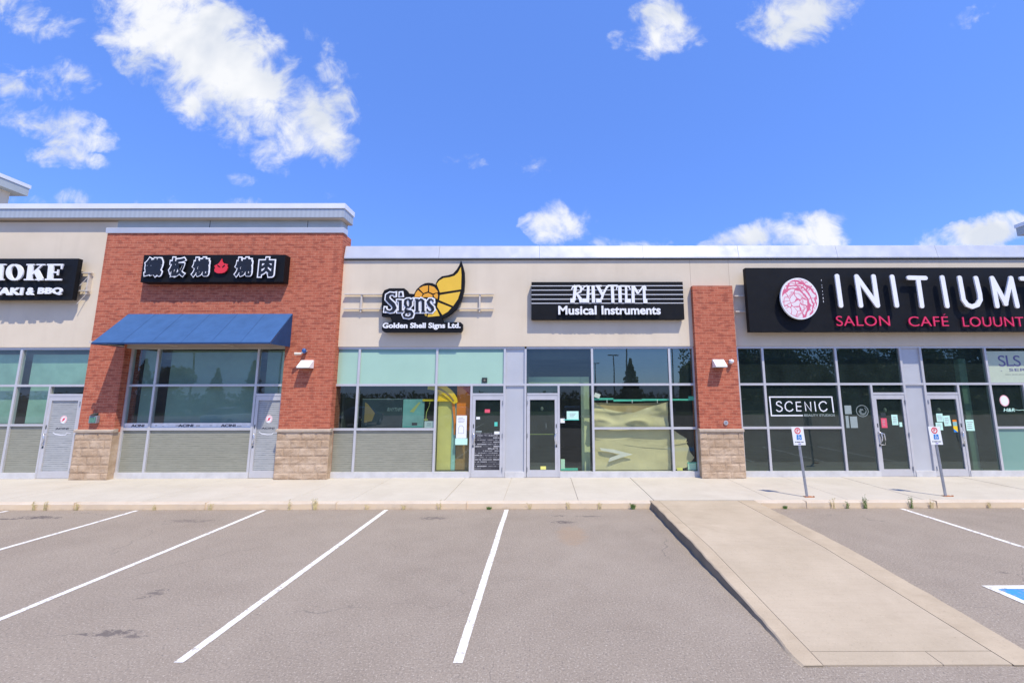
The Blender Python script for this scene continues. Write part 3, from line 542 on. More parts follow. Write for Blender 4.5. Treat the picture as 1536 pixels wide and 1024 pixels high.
# ------------------------------------------------------------------ shopfronts
def bars(mb,lst,w=.066,y0=-.045,y1=.055):
    for t in lst:
        if t[0]=='v': _,x,z0,z1=t[:4]; ww=t[4] if len(t)>4 else w; mb.box(x-ww/2,x+ww/2,y0,y1,z0,z1)
        else: _,z,x0,x1=t[:4]; ww=t[4] if len(t)>4 else w; mb.box(x0,x1,y0+.003,y1-.003,z-ww/2,z+ww/2)
HZ=3.915; TZ=2.81
def shopfront(hz,vt,panes,sill,name='shopfront_frame'):
    mb=MB(); bars(mb,hz); bars(mb,vt); fr=mb.build(name,M['alu'],B)
    mb=MB()
    for x0,x1 in sill: mb.box(x0,x1,-.06,.06,.151,.315)
    mb.build('base_panel',M['sill'],fr)
    for p in panes:
        x0,x1,z0,z1,mat=p[:5]; nm=p[5] if len(p)>5 else 'pane'; y=p[6] if len(p)>6 else 0.0
        MB().pane(x0,x1,z0,z1,y).build(nm,M[mat],fr)
    return fr
def door(x0,x1,mat,side,pull=True,pane_name='pane',loop=False):
    """aluminium entrance door; side = +1 handle on the right"""
    mb=MB(); zt=2.49; zb=.158; a=.088
    mb.box(x0,x0+a,-.035,.03,zb,zt); mb.box(x1-a,x1,-.035,.03,zb,zt); mb.box(x0+a,x1-a,-.034,.029,zt-.125,zt); mb.box(x0+a,x1-a,-.034,.029,zb,zb+.20)
    d=mb.build('door',M['alu'],B)
    MB().pane(x0+a,x1-a,zb+.20,zt-.125,-.004).build(pane_name,M[mat],d)
    hx=x1-a*.5 if side>0 else x0+a*.5; s=-side
    mb=MB()
    mb.tube([(hx,-.035,1.42),(hx,-.075,1.415),(hx+s*.035,-.095,1.37),(hx+s*.05,-.095,1.27),(hx+s*.035,-.095,1.17),(hx,-.075,1.10),(hx,-.035,1.09)],.0165,8)
    if loop: mb.tube([(hx+s*.02,-.06,1.40),(hx+s*.13,-.075,1.36),(hx+s*.15,-.075,1.2),(hx+s*.13,-.075,1.05),(hx+s*.02,-.06,1.05)],.015,8)
    mb.build('handle',M['steel'],d)
    MB().box(hx-.018,hx+.018,-.043,-.034,1.0,1.06).build('lock',M['darkbox'],d); MB().box(hx-.012,hx+.012,-.043,-.034,1.55,1.66).build('latch_plate',M['darkbox'],d)
    ox=x0+.012 if side>0 else x1-.012
    for z in (.38,1.33,2.28):
        MB().tube([(ox,-.05,z-.06),(ox,-.05,z+.06)],.014,6).build('hinge',M['galv'],d)
    return d
R_=[]
# far-left shop, beside the brick bay
shopfront([('h',HZ,-19.4,-13.38,.075),('h',TZ,-19.4,-13.38),('h',1.66,-19.4,-14.64,.06),('h',2.53,-14.60,-13.38,.07)],
 [('v',-15.65,.315,3.88),('v',-17.70,.315,3.88),('v',-14.625,.16,2.78,.05),('v',-13.62,.16,2.5,.05),('v',-13.50,.16,3.88)],
 [(-19.4,-17.7,2.84,3.88,'glasssky'),(-17.7,-15.65,2.84,3.88,'glasssky'),(-15.65,-13.5,2.84,3.88,'glasssky'),(-19.4,-17.7,1.69,2.78,'glasssky'),(-17.7,-15.65,1.69,2.78,'glasssky'),(-15.65,-14.64,1.69,2.78,'glasssky'),(-14.6,-13.5,2.56,2.78,'glass'),
  (-17.7,-15.65,.315,1.63,'streak','spandrel_panel'),(-15.65,-14.64,.315,1.63,'streak','spandrel_panel'),(-19.4,-17.7,.315,1.63,'streak','spandrel_panel'),
  (-19.4,-17.85,1.7,3.75,'blindgreen','window_blind',.14),(-17.55,-15.78,1.7,3.75,'blindgreen','window_blind',.14),(-15.5,-13.45,2.83,3.75,'blindgreen','window_blind',.14),(-15.42,-14.70,1.7,2.78,'blindgreen','window_blind',.14)],
 [(-19.4,-14.62)])
dl=door(-14.60,-13.645,'streakdoor',-1,pane_name='door_panel')
# glazing of the brick bay
shopfront([('h',3.93,-12.36,-7.63,.07),('h',TZ,-12.34,-7.64),('h',1.54,-12.34,-8.53,.075),('h',2.53,-8.50,-7.66,.07)],
 [('v',-12.33,.16,3.9),('v',-11.545,.315,3.9),('v',-8.535,.16,3.9),('v',-7.655,.16,3.9,.05)],
 [(-12.3,-11.57,2.84,3.9,'glasssky'),(-11.52,-8.56,2.84,3.9,'glasssky'),(-8.5,-7.68,2.84,3.9,'glasssky'),(-12.3,-11.57,1.71,2.78,'glasssky'),(-11.52,-8.56,1.71,2.78,'glasssky'),(-8.5,-7.68,2.56,2.78,'glasssky'),
  (-12.3,-11.57,.315,1.50,'streak','spandrel_panel'),(-11.52,-8.56,.315,1.50,'streak','spandrel_panel'),(-12.3,-11.57,1.57,1.71,'strip','window_strip',-.002),(-11.52,-8.56,1.57,1.71,'strip','window_strip',-.002),
  (-12.10,-11.60,1.60,3.86,'blind','window_blind',.15),(-11.30,-8.58,1.60,3.86,'blind','window_blind',.15),(-8.38,-7.90,2.57,3.86,'blind','window_blind',.15),(-7.89,-7.66,2.57,3.86,'palegreen','window_blind',.10)],
 [(-12.36,-8.51)])
dr=door(-8.495,-7.685,'streakdoor',-1,pane_name='door_panel')
# sign maker's shop
shopfront([('h',HZ,-6.19,-.55,.07),('h',TZ,-6.19,-.55),('h',1.52,-6.19,-3.19),('h',2.53,-2.09,-1.17,.06)],
 [('v',-6.20,.16,3.88),('v',-5.505,.315,3.88),('v',-3.175,.315,3.88),('v',-2.12,.16,2.78,.06),('v',-1.142,.16,3.88),('v',-.520,.16,3.88,.06)],
 [(-6.17,-5.53,2.84,3.80,'film','window_film'),(-5.48,-3.20,2.84,3.78,'film','window_film'),(-3.15,-1.17,2.84,3.78,'film','window_film'),
  (-6.17,-5.53,3.80,3.88,'filmdark','window_film'),(-5.48,-3.20,3.78,3.88,'filmdark','window_film'),(-3.15,-1.17,3.78,3.88,'filmdark','window_film'),  # darker top strips paint the window head's shadow into the film
  (-6.17,-5.53,1.55,2.78,'glassmid'),(-5.48,-3.20,1.55,2.78,'glassmid'),(-6.17,-5.53,.315,1.49,'streak','spandrel_panel'),(-5.48,-3.20,.315,1.49,'streak','spandrel_panel'),
  (-3.15,-2.14,.315,2.78,'glass'),(-2.09,-1.17,2.55,2.78,'glassdark'),(-1.11,-.55,2.84,3.88,'silver','infill_panel'),(-1.11,-.55,.20,2.78,'silver','infill_panel')],
 [(-6.21,-2.14),(-1.10,-.54)])
ds=door(-2.085,-1.175,'glassdark',-1)
# music shop
shopfront([('h',HZ,-.49,4.53,.07),('h',TZ,-.49,4.53),('h',1.535,1.50,4.53),('h',2.53,-.47,.44,.06)],
 [('v',.465,.16,2.78,.06),('v',1.475,.315,3.88),('v',3.795,.315,3.88),('v',4.515,.16,3.88,.05)],
 [(-.49,1.45,2.84,3.88,'glassmid'),(1.50,3.77,2.84,3.88,'glassmirror'),(3.82,4.5,2.84,3.88,'glassmirror'),(.49,1.45,.315,2.78,'glass'),(-.47,.44,2.55,2.78,'glassdark'),
  (1.50,3.77,1.56,2.78,'glass'),(3.82,4.5,1.56,2.78,'glass'),(1.50,3.77,.315,1.51,'glass'),(3.82,4.5,.315,1.51,'glass')],
 [(.49,4.53)])
dm=door(-.475,.435,'glassdark',1)
# salon
shopfront([('h',HZ,5.75,20.8,.07),('h',TZ,5.75,20.8),('h',1.54,5.78,8.78),('h',2.53,9.79,10.73,.06),('h',2.53,11.38,12.34,.06),('h',1.53,13.34,20.8)],
 [('v',5.845,.16,3.88,.05),('v',6.605,.315,3.88),('v',8.805,.315,3.88),('v',9.765,.16,2.78,.06),('v',10.755,.16,3.88),('v',11.365,.16,3.88),('v',12.355,.16,2.78,.06),('v',13.32,.315,3.88),('v',14.33,.315,2.78,.06),('v',15.65,.315,3.88),('v',18.2,.315,3.88)],
 [(5.87,6.58,2.84,3.88,'glassdark'),(6.63,8.78,2.84,3.88,'glassdark'),(8.83,10.73,2.84,3.88,'glassdark'),(11.39,13.30,2.84,3.88,'glassdark'),(13.35,15.62,2.84,3.88,'glass'),(15.68,18.17,2.84,3.88,'glassdark'),(18.23,20.8,2.84,3.88,'glassdark'),
  (5.87,6.58,1.57,2.78,'glassdark'),(6.63,8.78,1.57,2.78,'glassdark'),(5.87,6.58,.315,1.51,'glassdark'),(6.63,8.78,.315,1.51,'glassdark'),(8.83,9.74,.315,2.78,'glassdark'),(9.79,10.73,2.55,2.78,'glassdark'),
  (10.78,11.34,2.84,3.88,'silver','infill_panel'),(10.78,11.34,.20,2.78,'silver','infill_panel'),(11.39,12.33,2.55,2.78,'glassdark'),(12.38,13.30,.315,2.78,'glassdark'),
  (13.35,14.30,1.56,2.78,'glassdark'),(14.36,15.62,1.56,2.78,'glassdark'),(13.35,15.62,.315,1.50,'filmdark','spandrel_panel'),(15.68,20.8,1.56,2.78,'glassdark'),(15.68,20.8,.315,1.50,'glassdark')],
 [(5.78,9.77),(10.78,11.35),(12.36,20.8)])
door(9.79,10.73,'glassdark',-1,loop=True); dk=door(11.39,12.335,'glassdark',1)
# dim rooms behind the glass
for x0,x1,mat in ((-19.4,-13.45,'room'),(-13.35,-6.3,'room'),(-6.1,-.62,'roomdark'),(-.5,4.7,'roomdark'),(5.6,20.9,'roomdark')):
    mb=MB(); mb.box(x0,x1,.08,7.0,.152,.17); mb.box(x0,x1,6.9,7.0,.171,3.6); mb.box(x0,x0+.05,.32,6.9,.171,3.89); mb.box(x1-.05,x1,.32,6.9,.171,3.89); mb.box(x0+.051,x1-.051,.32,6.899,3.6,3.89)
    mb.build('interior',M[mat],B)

# ------------------------------------------------------------------ awning, lamps, small fittings
ax0,ax1=-12.40,-7.50; yf=-1.13; zf=3.955; zt_=4.925; yw=YB-.006
A=thing('awning','plain blue canvas awning sloping out over the shopfront of the brick bay','awning',((ax0+ax1)/2,YB,3.95))
mb=MB(); n=24
for k in range(2):
    dz=-.012*k
    vs=[]
    for i in range(n+1):
        x=ax0+(ax1-ax0)*i/n; sag=.012*abs(math.sin(math.pi*i/n*6))
        for j in range(7):
            t=j/6; vs.append((x,yw+(yf-yw)*t,zt_+(zf-zt_)*t-sag*math.sin(math.pi*t)+dz-.0))
    mb.add(vs,[(i*7+j,(i*7+j+1),(i+1)*7+j+1,(i+1)*7+j) if k==0 else (i*7+j,(i+1)*7+j,(i+1)*7+j+1,i*7+j+1) for i in range(n) for j in range(6)])
cv=mb.build('canopy',M['blueawn'],A)
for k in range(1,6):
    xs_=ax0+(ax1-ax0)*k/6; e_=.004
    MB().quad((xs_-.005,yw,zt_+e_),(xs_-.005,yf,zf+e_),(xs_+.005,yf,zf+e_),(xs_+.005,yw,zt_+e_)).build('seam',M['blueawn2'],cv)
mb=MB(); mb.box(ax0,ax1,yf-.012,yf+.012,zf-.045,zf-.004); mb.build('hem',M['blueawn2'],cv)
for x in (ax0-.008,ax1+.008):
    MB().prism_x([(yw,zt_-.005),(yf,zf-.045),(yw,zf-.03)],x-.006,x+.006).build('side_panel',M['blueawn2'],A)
mb=MB()
for x in (ax0+.03,-10.8,-9.15,ax1-.03): mb.tube([(x,yw-.02,zf+.0),(x,yf+.03,zf-.02),(x,yw-.02,zt_-.05)],.014,6)
mb.tube([(ax0+.03,yf+.03,zf-.02),(ax1-.03,yf+.03,zf-.02)],.014,6)
mb.box(ax0-.10,ax0-.02,yf+.02,yf+.08,zf-.01,zf+.05)
mb.build('frame',M['rail'],A)
def wall_lamp(x0,x1,label):
    t=thing('wall_lamp',label,'wall lamp',((x0+x1)/2,YB,3.27),'wedge lamps on the brickwork'); zt=3.53; zb=3.29; y0=YB-.003; y1=YB-.27
    MB().prism_x([(y0,zt),(y0-.05,zt),(y1,zb+.035),(y1,zb),(y0,zb)],x0,x1).build('housing',M['lampwhite'],t,.008)
    MB().box(x0+.02,x1-.02,y1+.02,y0-.02,zb-.012,zb-.001).build('lens',M['lampunder'],t)
wall_lamp(-7.10,-6.74,'white wedge-shaped wall lamp on the right brick pier of the brick bay')
wall_lamp(4.99,5.32,'white wedge-shaped wall lamp on the lone brick pier between two shops')
t=thing('security_camera','small blue-capped camera on a grey arm above the wedge lamp of the brick bay','camera',(-7.0,YB,3.72))
MB().tube([(-6.98,YB-.002,3.80),(-7.0,YB-.10,3.76),(-7.10,YB-.20,3.70)],.025,8).build('arm',M['galv'],t)
MB().ball((-7.01,YB-.10,3.80),.062,sc=(1,1,1.25)).build('cap',M['bluecam'],t)
MB().tube([(-7.04,YB-.17,3.71),(-7.20,YB-.24,3.70)],[.035,.045],10).build('lens_housing',M['rail'],t)
t=thing('security_camera','small white ball camera beside the wedge lamp on the lone brick pier','camera',(5.53,YB,3.46))
MB().box(5.48,5.58,YB-.03,YB-.002,3.40,3.52).build('bracket',M['steel'],t,.006); MB().ball((5.53,YB-.09,3.47),.062).build('ball',M['lampwhite'],t)
t=thing('keypad_box','small dark box with a green face low on the left brick pier','keypad',(-12.9,YB,1.74))
MB().box(-13.03,-12.80,YB-.09,YB-.002,1.73,1.94).build('case',M['galv'],t,.008); MB().box(-13.0,-12.83,YB-.10,YB-.091,1.75,1.90).build('face',M['greenlens'],t); MB().prism_x([(YB-.13,1.945),(YB-.002,1.945),(YB-.002,2.02)],-12.99,-12.86).build('hood',M['darkbox'],t)
t=thing('round_outlet','round grey outlet cap on the lone brick pier above its stone base','outlet',(5.28,YB,1.70))
MB().disc(5.28,1.70,.065,.065,YB-.03,YB-.002,20).build('cover',M['steel'],t,.004); MB().disc(5.28,1.70,.03,.03,YB-.036,YB-.031,14).build('boss',M['galv'],t)

# ------------------------------------------------------------------ shop signs
def rails(parent,x0,x1,zs,posts,y=-.20):
    for z in zs: MB().box(x0,x1,y,y+.075,z-.016,z+.016).build('mounting_rail',M['rail'],parent)
    for x in posts: MB().box(x-.02,x+.02,y+.02,YS-.001,zs[0]-.10,zs[-1]+.02).build('bracket',M['rail'],parent)
def letters(parent,name,strokes,mat,y0,y1,grow=0.0,cap='flat',step=.0012):
    mb=MB()
    for i,(p,w) in enumerate(strokes):
        mb.stroke(p,[x+2*grow for x in w] if isinstance(w,(list,tuple)) else w+2*grow,y0+step*(i%9)*.5+.0003*i,y1,cap,grow)
    return mb.build(name,M[mat],parent)
# smokehouse / barbecue sign at far left
S=thing('shop_sign','long black cabinet sign with white serif letters on the stucco at the far left','shop sign',(-16.8,YS,5.3))
yfr=-.36
MB().box(-19.4,-14.03,yfr,-.23,5.345,6.615).build('cabinet',M['black'],S,.006)
rails(S,-19.2,-13.78,(5.66,6.22),(-18.5,-16.4,-13.85),-.20)
for z in (5.66,6.22): MB().tube([(-13.82,-.13,z),(-14.0,-.24,z-.42)],.010,6).build('strut',M['rail'],S)
sm=[([(x*.9915,2.5+(z-2.5)*.9915) for x,z in p],w) for p,w in D['smoke_strokes']]
for k,(a,b) in enumerate(((0,5),(5,6),(6,12),(12,19))): letters(S,'letter',sm[a:b],'white',yfr-.11,yfr-.075)
for wd,x0,x1 in (('YAKI',-16.42,-15.41),('&',-15.31,-15.07),('BBQ',-14.97,-14.25)): text_mb(wd,x0,x1,5.46,5.69,yfr-.10,yfr-.07,.05,1.08).build('lettering',M['white'],S)
# brick-bay sign with outlined characters
S=thing('shop_sign','black box sign with outlined characters and a red flame on the red brick','shop sign',(-9.8,YB,5.83))
yfr=-.50
MB().box(-11.93,-7.70,yfr,YB-.004,5.835,6.675).build('cabinet',M['black'],S,.006)
for ch,((x0,z0),(x1,z1)) in zip('鐵板燒燒肉',D['cjk']):
    x0,x1,z0,z1=x0*.9935,x1*.9935,z0-.025,z1-.025
    o=text_mb(ch,x0-.006,x1+.006,z0-.006,z1+.006,yfr-.066,yfr-.002,0,1,None,0,.06).build('character',M['darkface'],S); o['label']='dark stylised character with a white outline'
    text_mb(ch,x0-.010,x1+.010,z0-.010,z1+.010,yfr-.080,yfr-.068,0,1,None,0,.10).build('white_outline',M['white'],o)
    text_mb(ch,x0+.026,x1-.026,z0+.026,z1-.026,yfr-.084,yfr-.074,0,1,None,0,.046).build('character_face',M['darkface'],o)
fl=MB().prism(D['flame'],yfr-.06,yfr-.03).build('flame',M['red'],S)
for e in D['flame_eyes']: MB().prism(e,yfr-.064,yfr-.0605).build('flame_eye',M['black'],fl)
# shell sign
S=thing('shop_sign','black sign with white outlined letters and a golden spiral shell on a metal rail','shop sign',(-3.6,YS,4.4))
yfr=-.30
bk=MB().prism(D['shell_plate'],yfr,yfr+.12).build('backing',M['black'],S)
MB().prism(D['shell_band'],yfr+.0015,yfr+.121).build('name_band',M['black'],S)
mb=MB().prism(D['shell_horn'],yfr+.003,yfr+.122); mb.prism(D['shell_coil'],yfr+.0045,yfr+.119); sh=mb.build('shell_outline',M['black'],S)
for i,c in enumerate(D['shell_cells']): MB().prism(c,yfr-.004-.0002*i,yfr+.002).build('shell_cell',M['yellow' if i<5 else 'amber'],sh)
# white border behind dark letters
o=letters(S,'letter_border',D['signs_strokes'],'white',yfr-.030,yfr-.005,.040)
letters(S,'lettering',D['signs_strokes'],'darkface',yfr-.047,yfr-.036,0.0)
text_mb('Golden Shell Signs Ltd.',-4.755,-2.44,4.425,4.635,yfr-.02,yfr+.001,.035,1.02).build('company_name',M['white'],S)
rails(S,-6.02,-1.49,(5.09,5.54),(-5.50,-1.91),-.19)
# music shop sign
S=thing('shop_sign','black rectangular sign with white stave lines and tall white lettering above the music shop','shop sign',(1.95,YS,4.72))
yfr=-.27
MB().box(-.345,4.235,yfr,YS-.03,4.735,5.885).build('cabinet',M['black'],S,.005)
mb=MB()
for (xa,za),(xb,zb) in D['staff']: z=(za+zb)/2; mb.box(-.343,4.233,yfr-.004,yfr+.001,z-.009,z+.009)
mb.build('stave_lines',M['white'],S)
letters(S,'lettering',D['rhythm_strokes'],'white',yfr-.04,yfr-.0045)
for wd,x0,x1 in (('Musical',.46,1.60),('Instruments',1.75,3.51)): text_mb(wd,x0,x1,4.865,5.135,yfr-.075,yfr-.05,.028,1.0).build('lettering',M['white'],S)
# salon sign
S=thing('shop_sign','very long black sign with rounded white capitals, crimson words and a pink flower disc','shop sign',(11,YS,4.3))
yfr=-.44
MB().box(6.07,20.6,yfr,yfr+.16,4.325,6.265).build('cabinet',M['black'],S,.006)
rails(S,5.80,20.0,(4.98,5.46),(6.3,9.0,12.0,15.0,18.0),-.22)
dk_=MB().disc(7.52,5.285,.555,.62,yfr-.16,yfr-.10,56).build('disc',M['white'],S)
MB().disc(7.52,5.285,.515,.578,yfr-.163,yfr-.1605,56).build('flower_print',M['rose'],dk_)
for L_ in D['initium']:
    mb=MB()
    for i,p in enumerate(L_): mb.stroke(p,.128,yfr-.17+.0009*i,yfr-.13,'round')
    mb.build('letter',M['white'],S)
for w,((x0,z0),(x1,z1)) in zip(('SALON','CAF\u00c9','LOUUNT'),D['salon']): text_mb(w,x0,x1,z0,z1+(.07 if w[0]=='C' else 0),yfr-.06,yfr-.035,-.006,1.04).build('lettering',M['pinkred'],S)
mb=MB()
for k in range(7):
    z=5.85-k*.11+random.uniform(-.03,.03); mb.box(8.315,8.325+random.random()*.006,yfr-.002,yfr+.001,z,z+random.uniform(.015,.06))
mb.build('scratch',M['white'],S)

# ------------------------------------------------------------------ lettering, notices and displays on and behind the glass
def flat(name,label,cat,x0,x1,z0,z1,mat,y=-.006,group=None,tilt=0.0,t=.002):
    cx,cz=(x0+x1)/2,(z0+z1)/2; c,s=math.cos(tilt),math.sin(tilt); hx,hz=(x1-x0)/2,(z1-z0)/2
    P=[(cx+a*hx*c-b*hz*s,cz+a*hx*s+b*hz*c) for a,b in ((-1,-1),(1,-1),(1,1),(-1,1))]
    r=thing(name,label,cat,(cx,y,z0),group)
    sh=MB().prism(P,y-t,y).build('sheet',M[mat],r); return r
def inked(r,x0,x1,z0,z1,y,rows=4,mat='greyink'):
    mb=MB(); h=(z1-z0)/rows
    for i in range(rows):
        a=x0+random.uniform(0,.08)*(x1-x0); b=x1-random.uniform(0,.35)*(x1-x0); mb.box(a,b,y-.001,y,z1-h*(i+.75),z1-h*(i+.4))
    mb.build('print',M[mat],r)
# SCENIC vinyl
r=thing('window_lettering','white vinyl SCENIC lettering in an open box on the dark window','window lettering',(7.7,-.005,1.87))
sc=D['scenic']
mb=MB()
for i,p in enumerate(sc[:-1]): mb.stroke(p,.030,-.006-.0002*i,-.0035,'flat')
mb.build('lettering',M['white'],r)
MB().stroke(sc[-1],.036,-.006,-.0035).build('border',M['white'],r)
text_mb('BEAUTY STUDIOS',7.72,8.63,1.865,1.93,-.006,-.0035,.02,1.0).build('small_lettering',M['greysheet'],r)
# bay decals
for x0,x1,d in ((-14.52,-13.74,dl),(-8.41,-7.77,dr)):
    c=(x0+x1)/2+(.02); 
    lab='round red and white decal with a curved line on the far-left shop door' if x0<-10 else 'round red and white decal with a curved line on the brick bay door'
    r=thing('door_decal',lab,'decal',(c,-.006,1.3),'decals on the ribbed doors')
    mb=MB(); mb.disc(c,1.82,.10,.115,-.008,-.0055,28); rg=mb.build('emblem',M['notice'],r)
    MB().stroke([(c+.085*math.cos(a),1.82+.10*math.sin(a)) for a in [k*.35 for k in range(-3,12)]],.022,-.0095,-.0083).build('emblem_ring',M['pink'],rg)
    MB().prism([(c-.05,1.76),(c+.02,1.79),(c+.05,1.87),(c-.02,1.86)],-.0095,-.0083).build('emblem_mark',M['pinknotice'],rg)
    text_mb('ACINI',c-.20,c+.18,1.53,1.585,-.008,-.0055,.02).build('lettering',M['ink'],r)
    MB().stroke([(c-.26,1.45),(c-.18,1.40),(c-.02,1.375),(c+.12,1.38),(c+.16,1.43),(c+.27,1.43)],[.012,.022,.024,.02,.014,.01],-.008,-.0055).build('swash',M['white'],r)
r=thing('window_lettering','small black words repeated along the pale strip of the brick bay window','window lettering',(-10,-.008,1.6))
for x0,x1 in ((-12.10,-11.72),(-10.72,-10.28),(-9.47,-9.04)): text_mb('ACINI',x0,x1,1.60,1.675,-.0075,-.0045,.03).build('lettering',M['ink'],r)
mb=MB()
for k in range(14):
    x=-11.4+k*.2; mb.box(x,x+random.uniform(.05,.15),-.0065,-.0045,1.60+random.random()*.06,1.61+random.random()*.06)
mb.build('faded_print',M['rail'],r)
# sign maker's window
r=thing('window_display','tall olive and orange display with a yellow arch behind the sign shop glass','display',(-2.6,.35,.32))
MB().box(-3.14,-2.72,.16,.20,.33,2.40).build('panel',M['olive'],r); MB().box(-2.715,-2.60,.14,.22,.33,2.45).build('post',M['tealboard'],r)
MB().box(-2.595,-2.16,.20,.22,1.45,2.78).build('backdrop',M['disporange'],r); MB().box(-2.595,-2.16,.195,.215,.33,1.448).build('lower_panel',M['dispbrown'],r)
mb=MB(); arc=[(-3.45+.92*math.cos(a),1.95+.84*math.sin(a)) for a in [math.pi*.5-k*.118 for k in range(11)]]; mb.stroke(arc,[.22,.23,.24,.25,.26,.26,.25,.24,.22,.19,.12],.06,.085)
ar=mb.build('arch',M['dispyellow'],r)
MB().stroke([(p[0]-.015,p[1]-.03) for p in arc[3:10]],.045,.05,.0585).build('arch_band',M['dispbrown'],ar)
MB().prism([(-3.14,2.36),(-3.14,2.66),(-2.95,2.62),(-2.8,2.5),(-2.74,2.36)],.10,.12).build('arch_panel',M['dispyellow'],r); MB().box(-3.60,-2.72,.09,.125,2.325,2.385).build('rail',M['dispyellow'],r)
MB().stroke([(-2.70,2.38),(-2.66,2.1),(-2.62,1.7),(-2.62,1.35)],[.09,.08,.06,.04],.10,.12).build('strap',M['disporange'],r)
MB().prism([(-2.42,2.72),(-2.16,2.78),(-2.16,2.48),(-2.28,2.58)],.17,.18).build('red_panel',M['dispred'],r)
r=flat('poster_board','teal poster board with a gold streak behind the sign shop window','poster',-4.18,-3.55,1.56,2.39,'tealboard',.14,None,0,.02)
MB().prism([(-3.98,2.02),(-3.72,2.30),(-3.66,2.30),(-3.86,2.0)],.117,.119).build('streak',M['olive'],r); MB().box(-3.90,-3.74,.117,.119,1.62,1.70).build('caption',M['ink'],r); MB().box(-4.15,-3.58,.117,.1185,1.57,1.60).build('lower_band',M['teal'],r)
r=flat('display_board','wide dark display board with a painted faint reflection of grey lettering behind the sign shop window','display board',-5.41,-4.20,1.56,2.39,'navyboard',.16,None,0,.02)
text_mb('RHYTHM',-4.66,-4.22,2.03,2.14,.135,.1385,.0,1.0,None,.3).build('lettering',M['greysheet'],r); MB().box(-5.41,-4.20,.133,.1385,2.385,2.40).build('top_edge',M['greysheet'],r)  # grey word paints a reflection as print on the board
MB().prism([(-5.33,1.70),(-5.10,1.75),(-5.02,1.98),(-5.25,2.25),(-5.33,2.3)],.136,.1385).build('picture',M['dispbrown'],r)
r=thing('yellow_tape','thin yellow tape strung across the inside of the sign shop window','tape',(-4.3,.2,1.78)); MB().box(-5.45,-3.45,.20,.204,1.765,1.80).build('band',M['tape'],r)
MB().tube([(-3.52,.20,1.60),(-3.50,.20,2.0),(-3.42,.20,2.2),(-3.40,.2,2.35)],.012,6).build('cord',M['tape'],r)
r=flat('paper_notice','small white card in the lower corner of the sign shop window','notice',-3.50,-3.22,1.56,1.75,'notice',.03); inked(r,-3.44,-3.28,1.60,1.71,.0275,2)
r=flat('paper_notice','tall white notice with an arch drawing in the narrow sign shop window','notice',-2.55,-2.245,1.26,1.91,'notice'); inked(r,-2.51,-2.29,1.70,1.87,-.0085,4,'greyink')
MB().stroke([(-2.48,1.40),(-2.48,1.56),(-2.44,1.62),(-2.37,1.62),(-2.33,1.56),(-2.33,1.40),(-2.48,1.40)],.012,-.0095,-.0083).build('drawing',M['greyink'],r)
flat('paper_notice','mint green sheet hanging below the tall white notice','notice',-2.57,-2.215,1.07,1.255,'mint')
r=flat('sensor_box','small black square on the teal window film above the sign shop door','sensor',-1.82,-1.665,2.87,3.02,'darkbox',-.004,None,0,.03); MB().disc(-1.74,2.945,.03,.03,-.038,-.0345,14).build('sensor_lens',M['lampunder'],r)
r=flat('door_poster','dark poster of pale printed strips on the lower half of the sign shop door','poster',-1.993,-1.268,.365,1.40,'collage' if 'collage' in M else 'navyboard',-.006)
flat('paper_notice','small white label at the upper edge of the sign shop door poster','notice',-1.43,-1.27,1.37,1.45,'notice',-.0095)
flat('paper_notice','white scrap of paper high on the left of the sign shop door','notice',-1.97,-1.86,1.80,1.87,'notice')
flat('paper_notice','pale scrap low on the left of the sign shop door glass','notice',-1.98,-1.80,1.43,1.47,'greysheet')
flat('paper_notice','green scrap on the right of the sign shop door glass','notice',-1.43,-1.34,1.60,1.72,'teal')
flat('paper_notice','red sticker high on the sign shop door glass','notice',-1.72,-1.57,1.99,2.09,'pinknotice')
# music shop
def curtain(name,label,cat,top,bot,mat,y,amp,seed,nx=36,nz=14):
    r=thing(name,label,cat,((top[0][0]+top[-1][0])/2,y,bot[0][1]))
    def ev(pl,x):
        for a,b in zip(pl,pl[1:]):
            if x<=b[0]: return a[1]+(b[1]-a[1])*(x-a[0])/(b[0]-a[0])
        return pl[-1][1]
    mb=MB(); vs=[]
    for i in range(nx+1):
        x=top[0][0]+(top[-1][0]-top[0][0])*i/nx; zt=ev(top,x); zb=ev(bot,x)
        for j in range(nz+1):
            z=zb+(zt-zb)*j/nz; nn=noise.noise((x*1.3+seed,z*2.6+.6*x,seed)); fold=1-abs(noise.noise((x*.8+z*1.7+seed,z*2.2-x*.7,seed+5)))*2
            vs.append((x,y-amp*(nn+.8*max(0,fold)**3),z))
    mb.add(vs,[(i*(nz+1)+j,(i+1)*(nz+1)+j,(i+1)*(nz+1)+j+1,i*(nz+1)+j+1) for i in range(nx) for j in range(nz)],True)
    mb.build('sheet',M[mat],r); return r
curtain('paper_sheet','crumpled brown paper sagging across the middle music shop window','paper',[(1.52,2.30),(1.8,2.12),(2.2,2.02),(2.7,1.98),(3.2,2.15),(3.73,2.30)],[(1.52,1.57),(3.73,1.57)],'paper',.13,.07,3)
curtain('paper_sheet','flat strip of darker cardboard behind the sagging brown paper','paper',[(1.55,2.28),(2.6,2.24),(3.73,2.28)],[(1.55,1.80),(3.73,1.80)],'paperdark',.24,.02,11)
r=curtain('paper_sheet','large brown paper sheet covering the lower music shop window','paper',[(1.52,1.50),(3.75,1.50)],[(1.52,.33),(3.75,.33)],'paper',.10,.022,19)
curtain('paper_sheet','folded brown paper flap along the top of the large paper sheet','paper',[(1.52,1.30),(2.2,1.24),(2.9,1.22),(3.72,1.02)],[(1.52,1.22),(2.2,1.08),(2.9,.98),(3.72,.93)],'paper',.085,.015,23)
r=thing('paper_sheet','torn brown paper with a jagged right edge in the narrow music shop window','paper',(4.1,.1,.33))
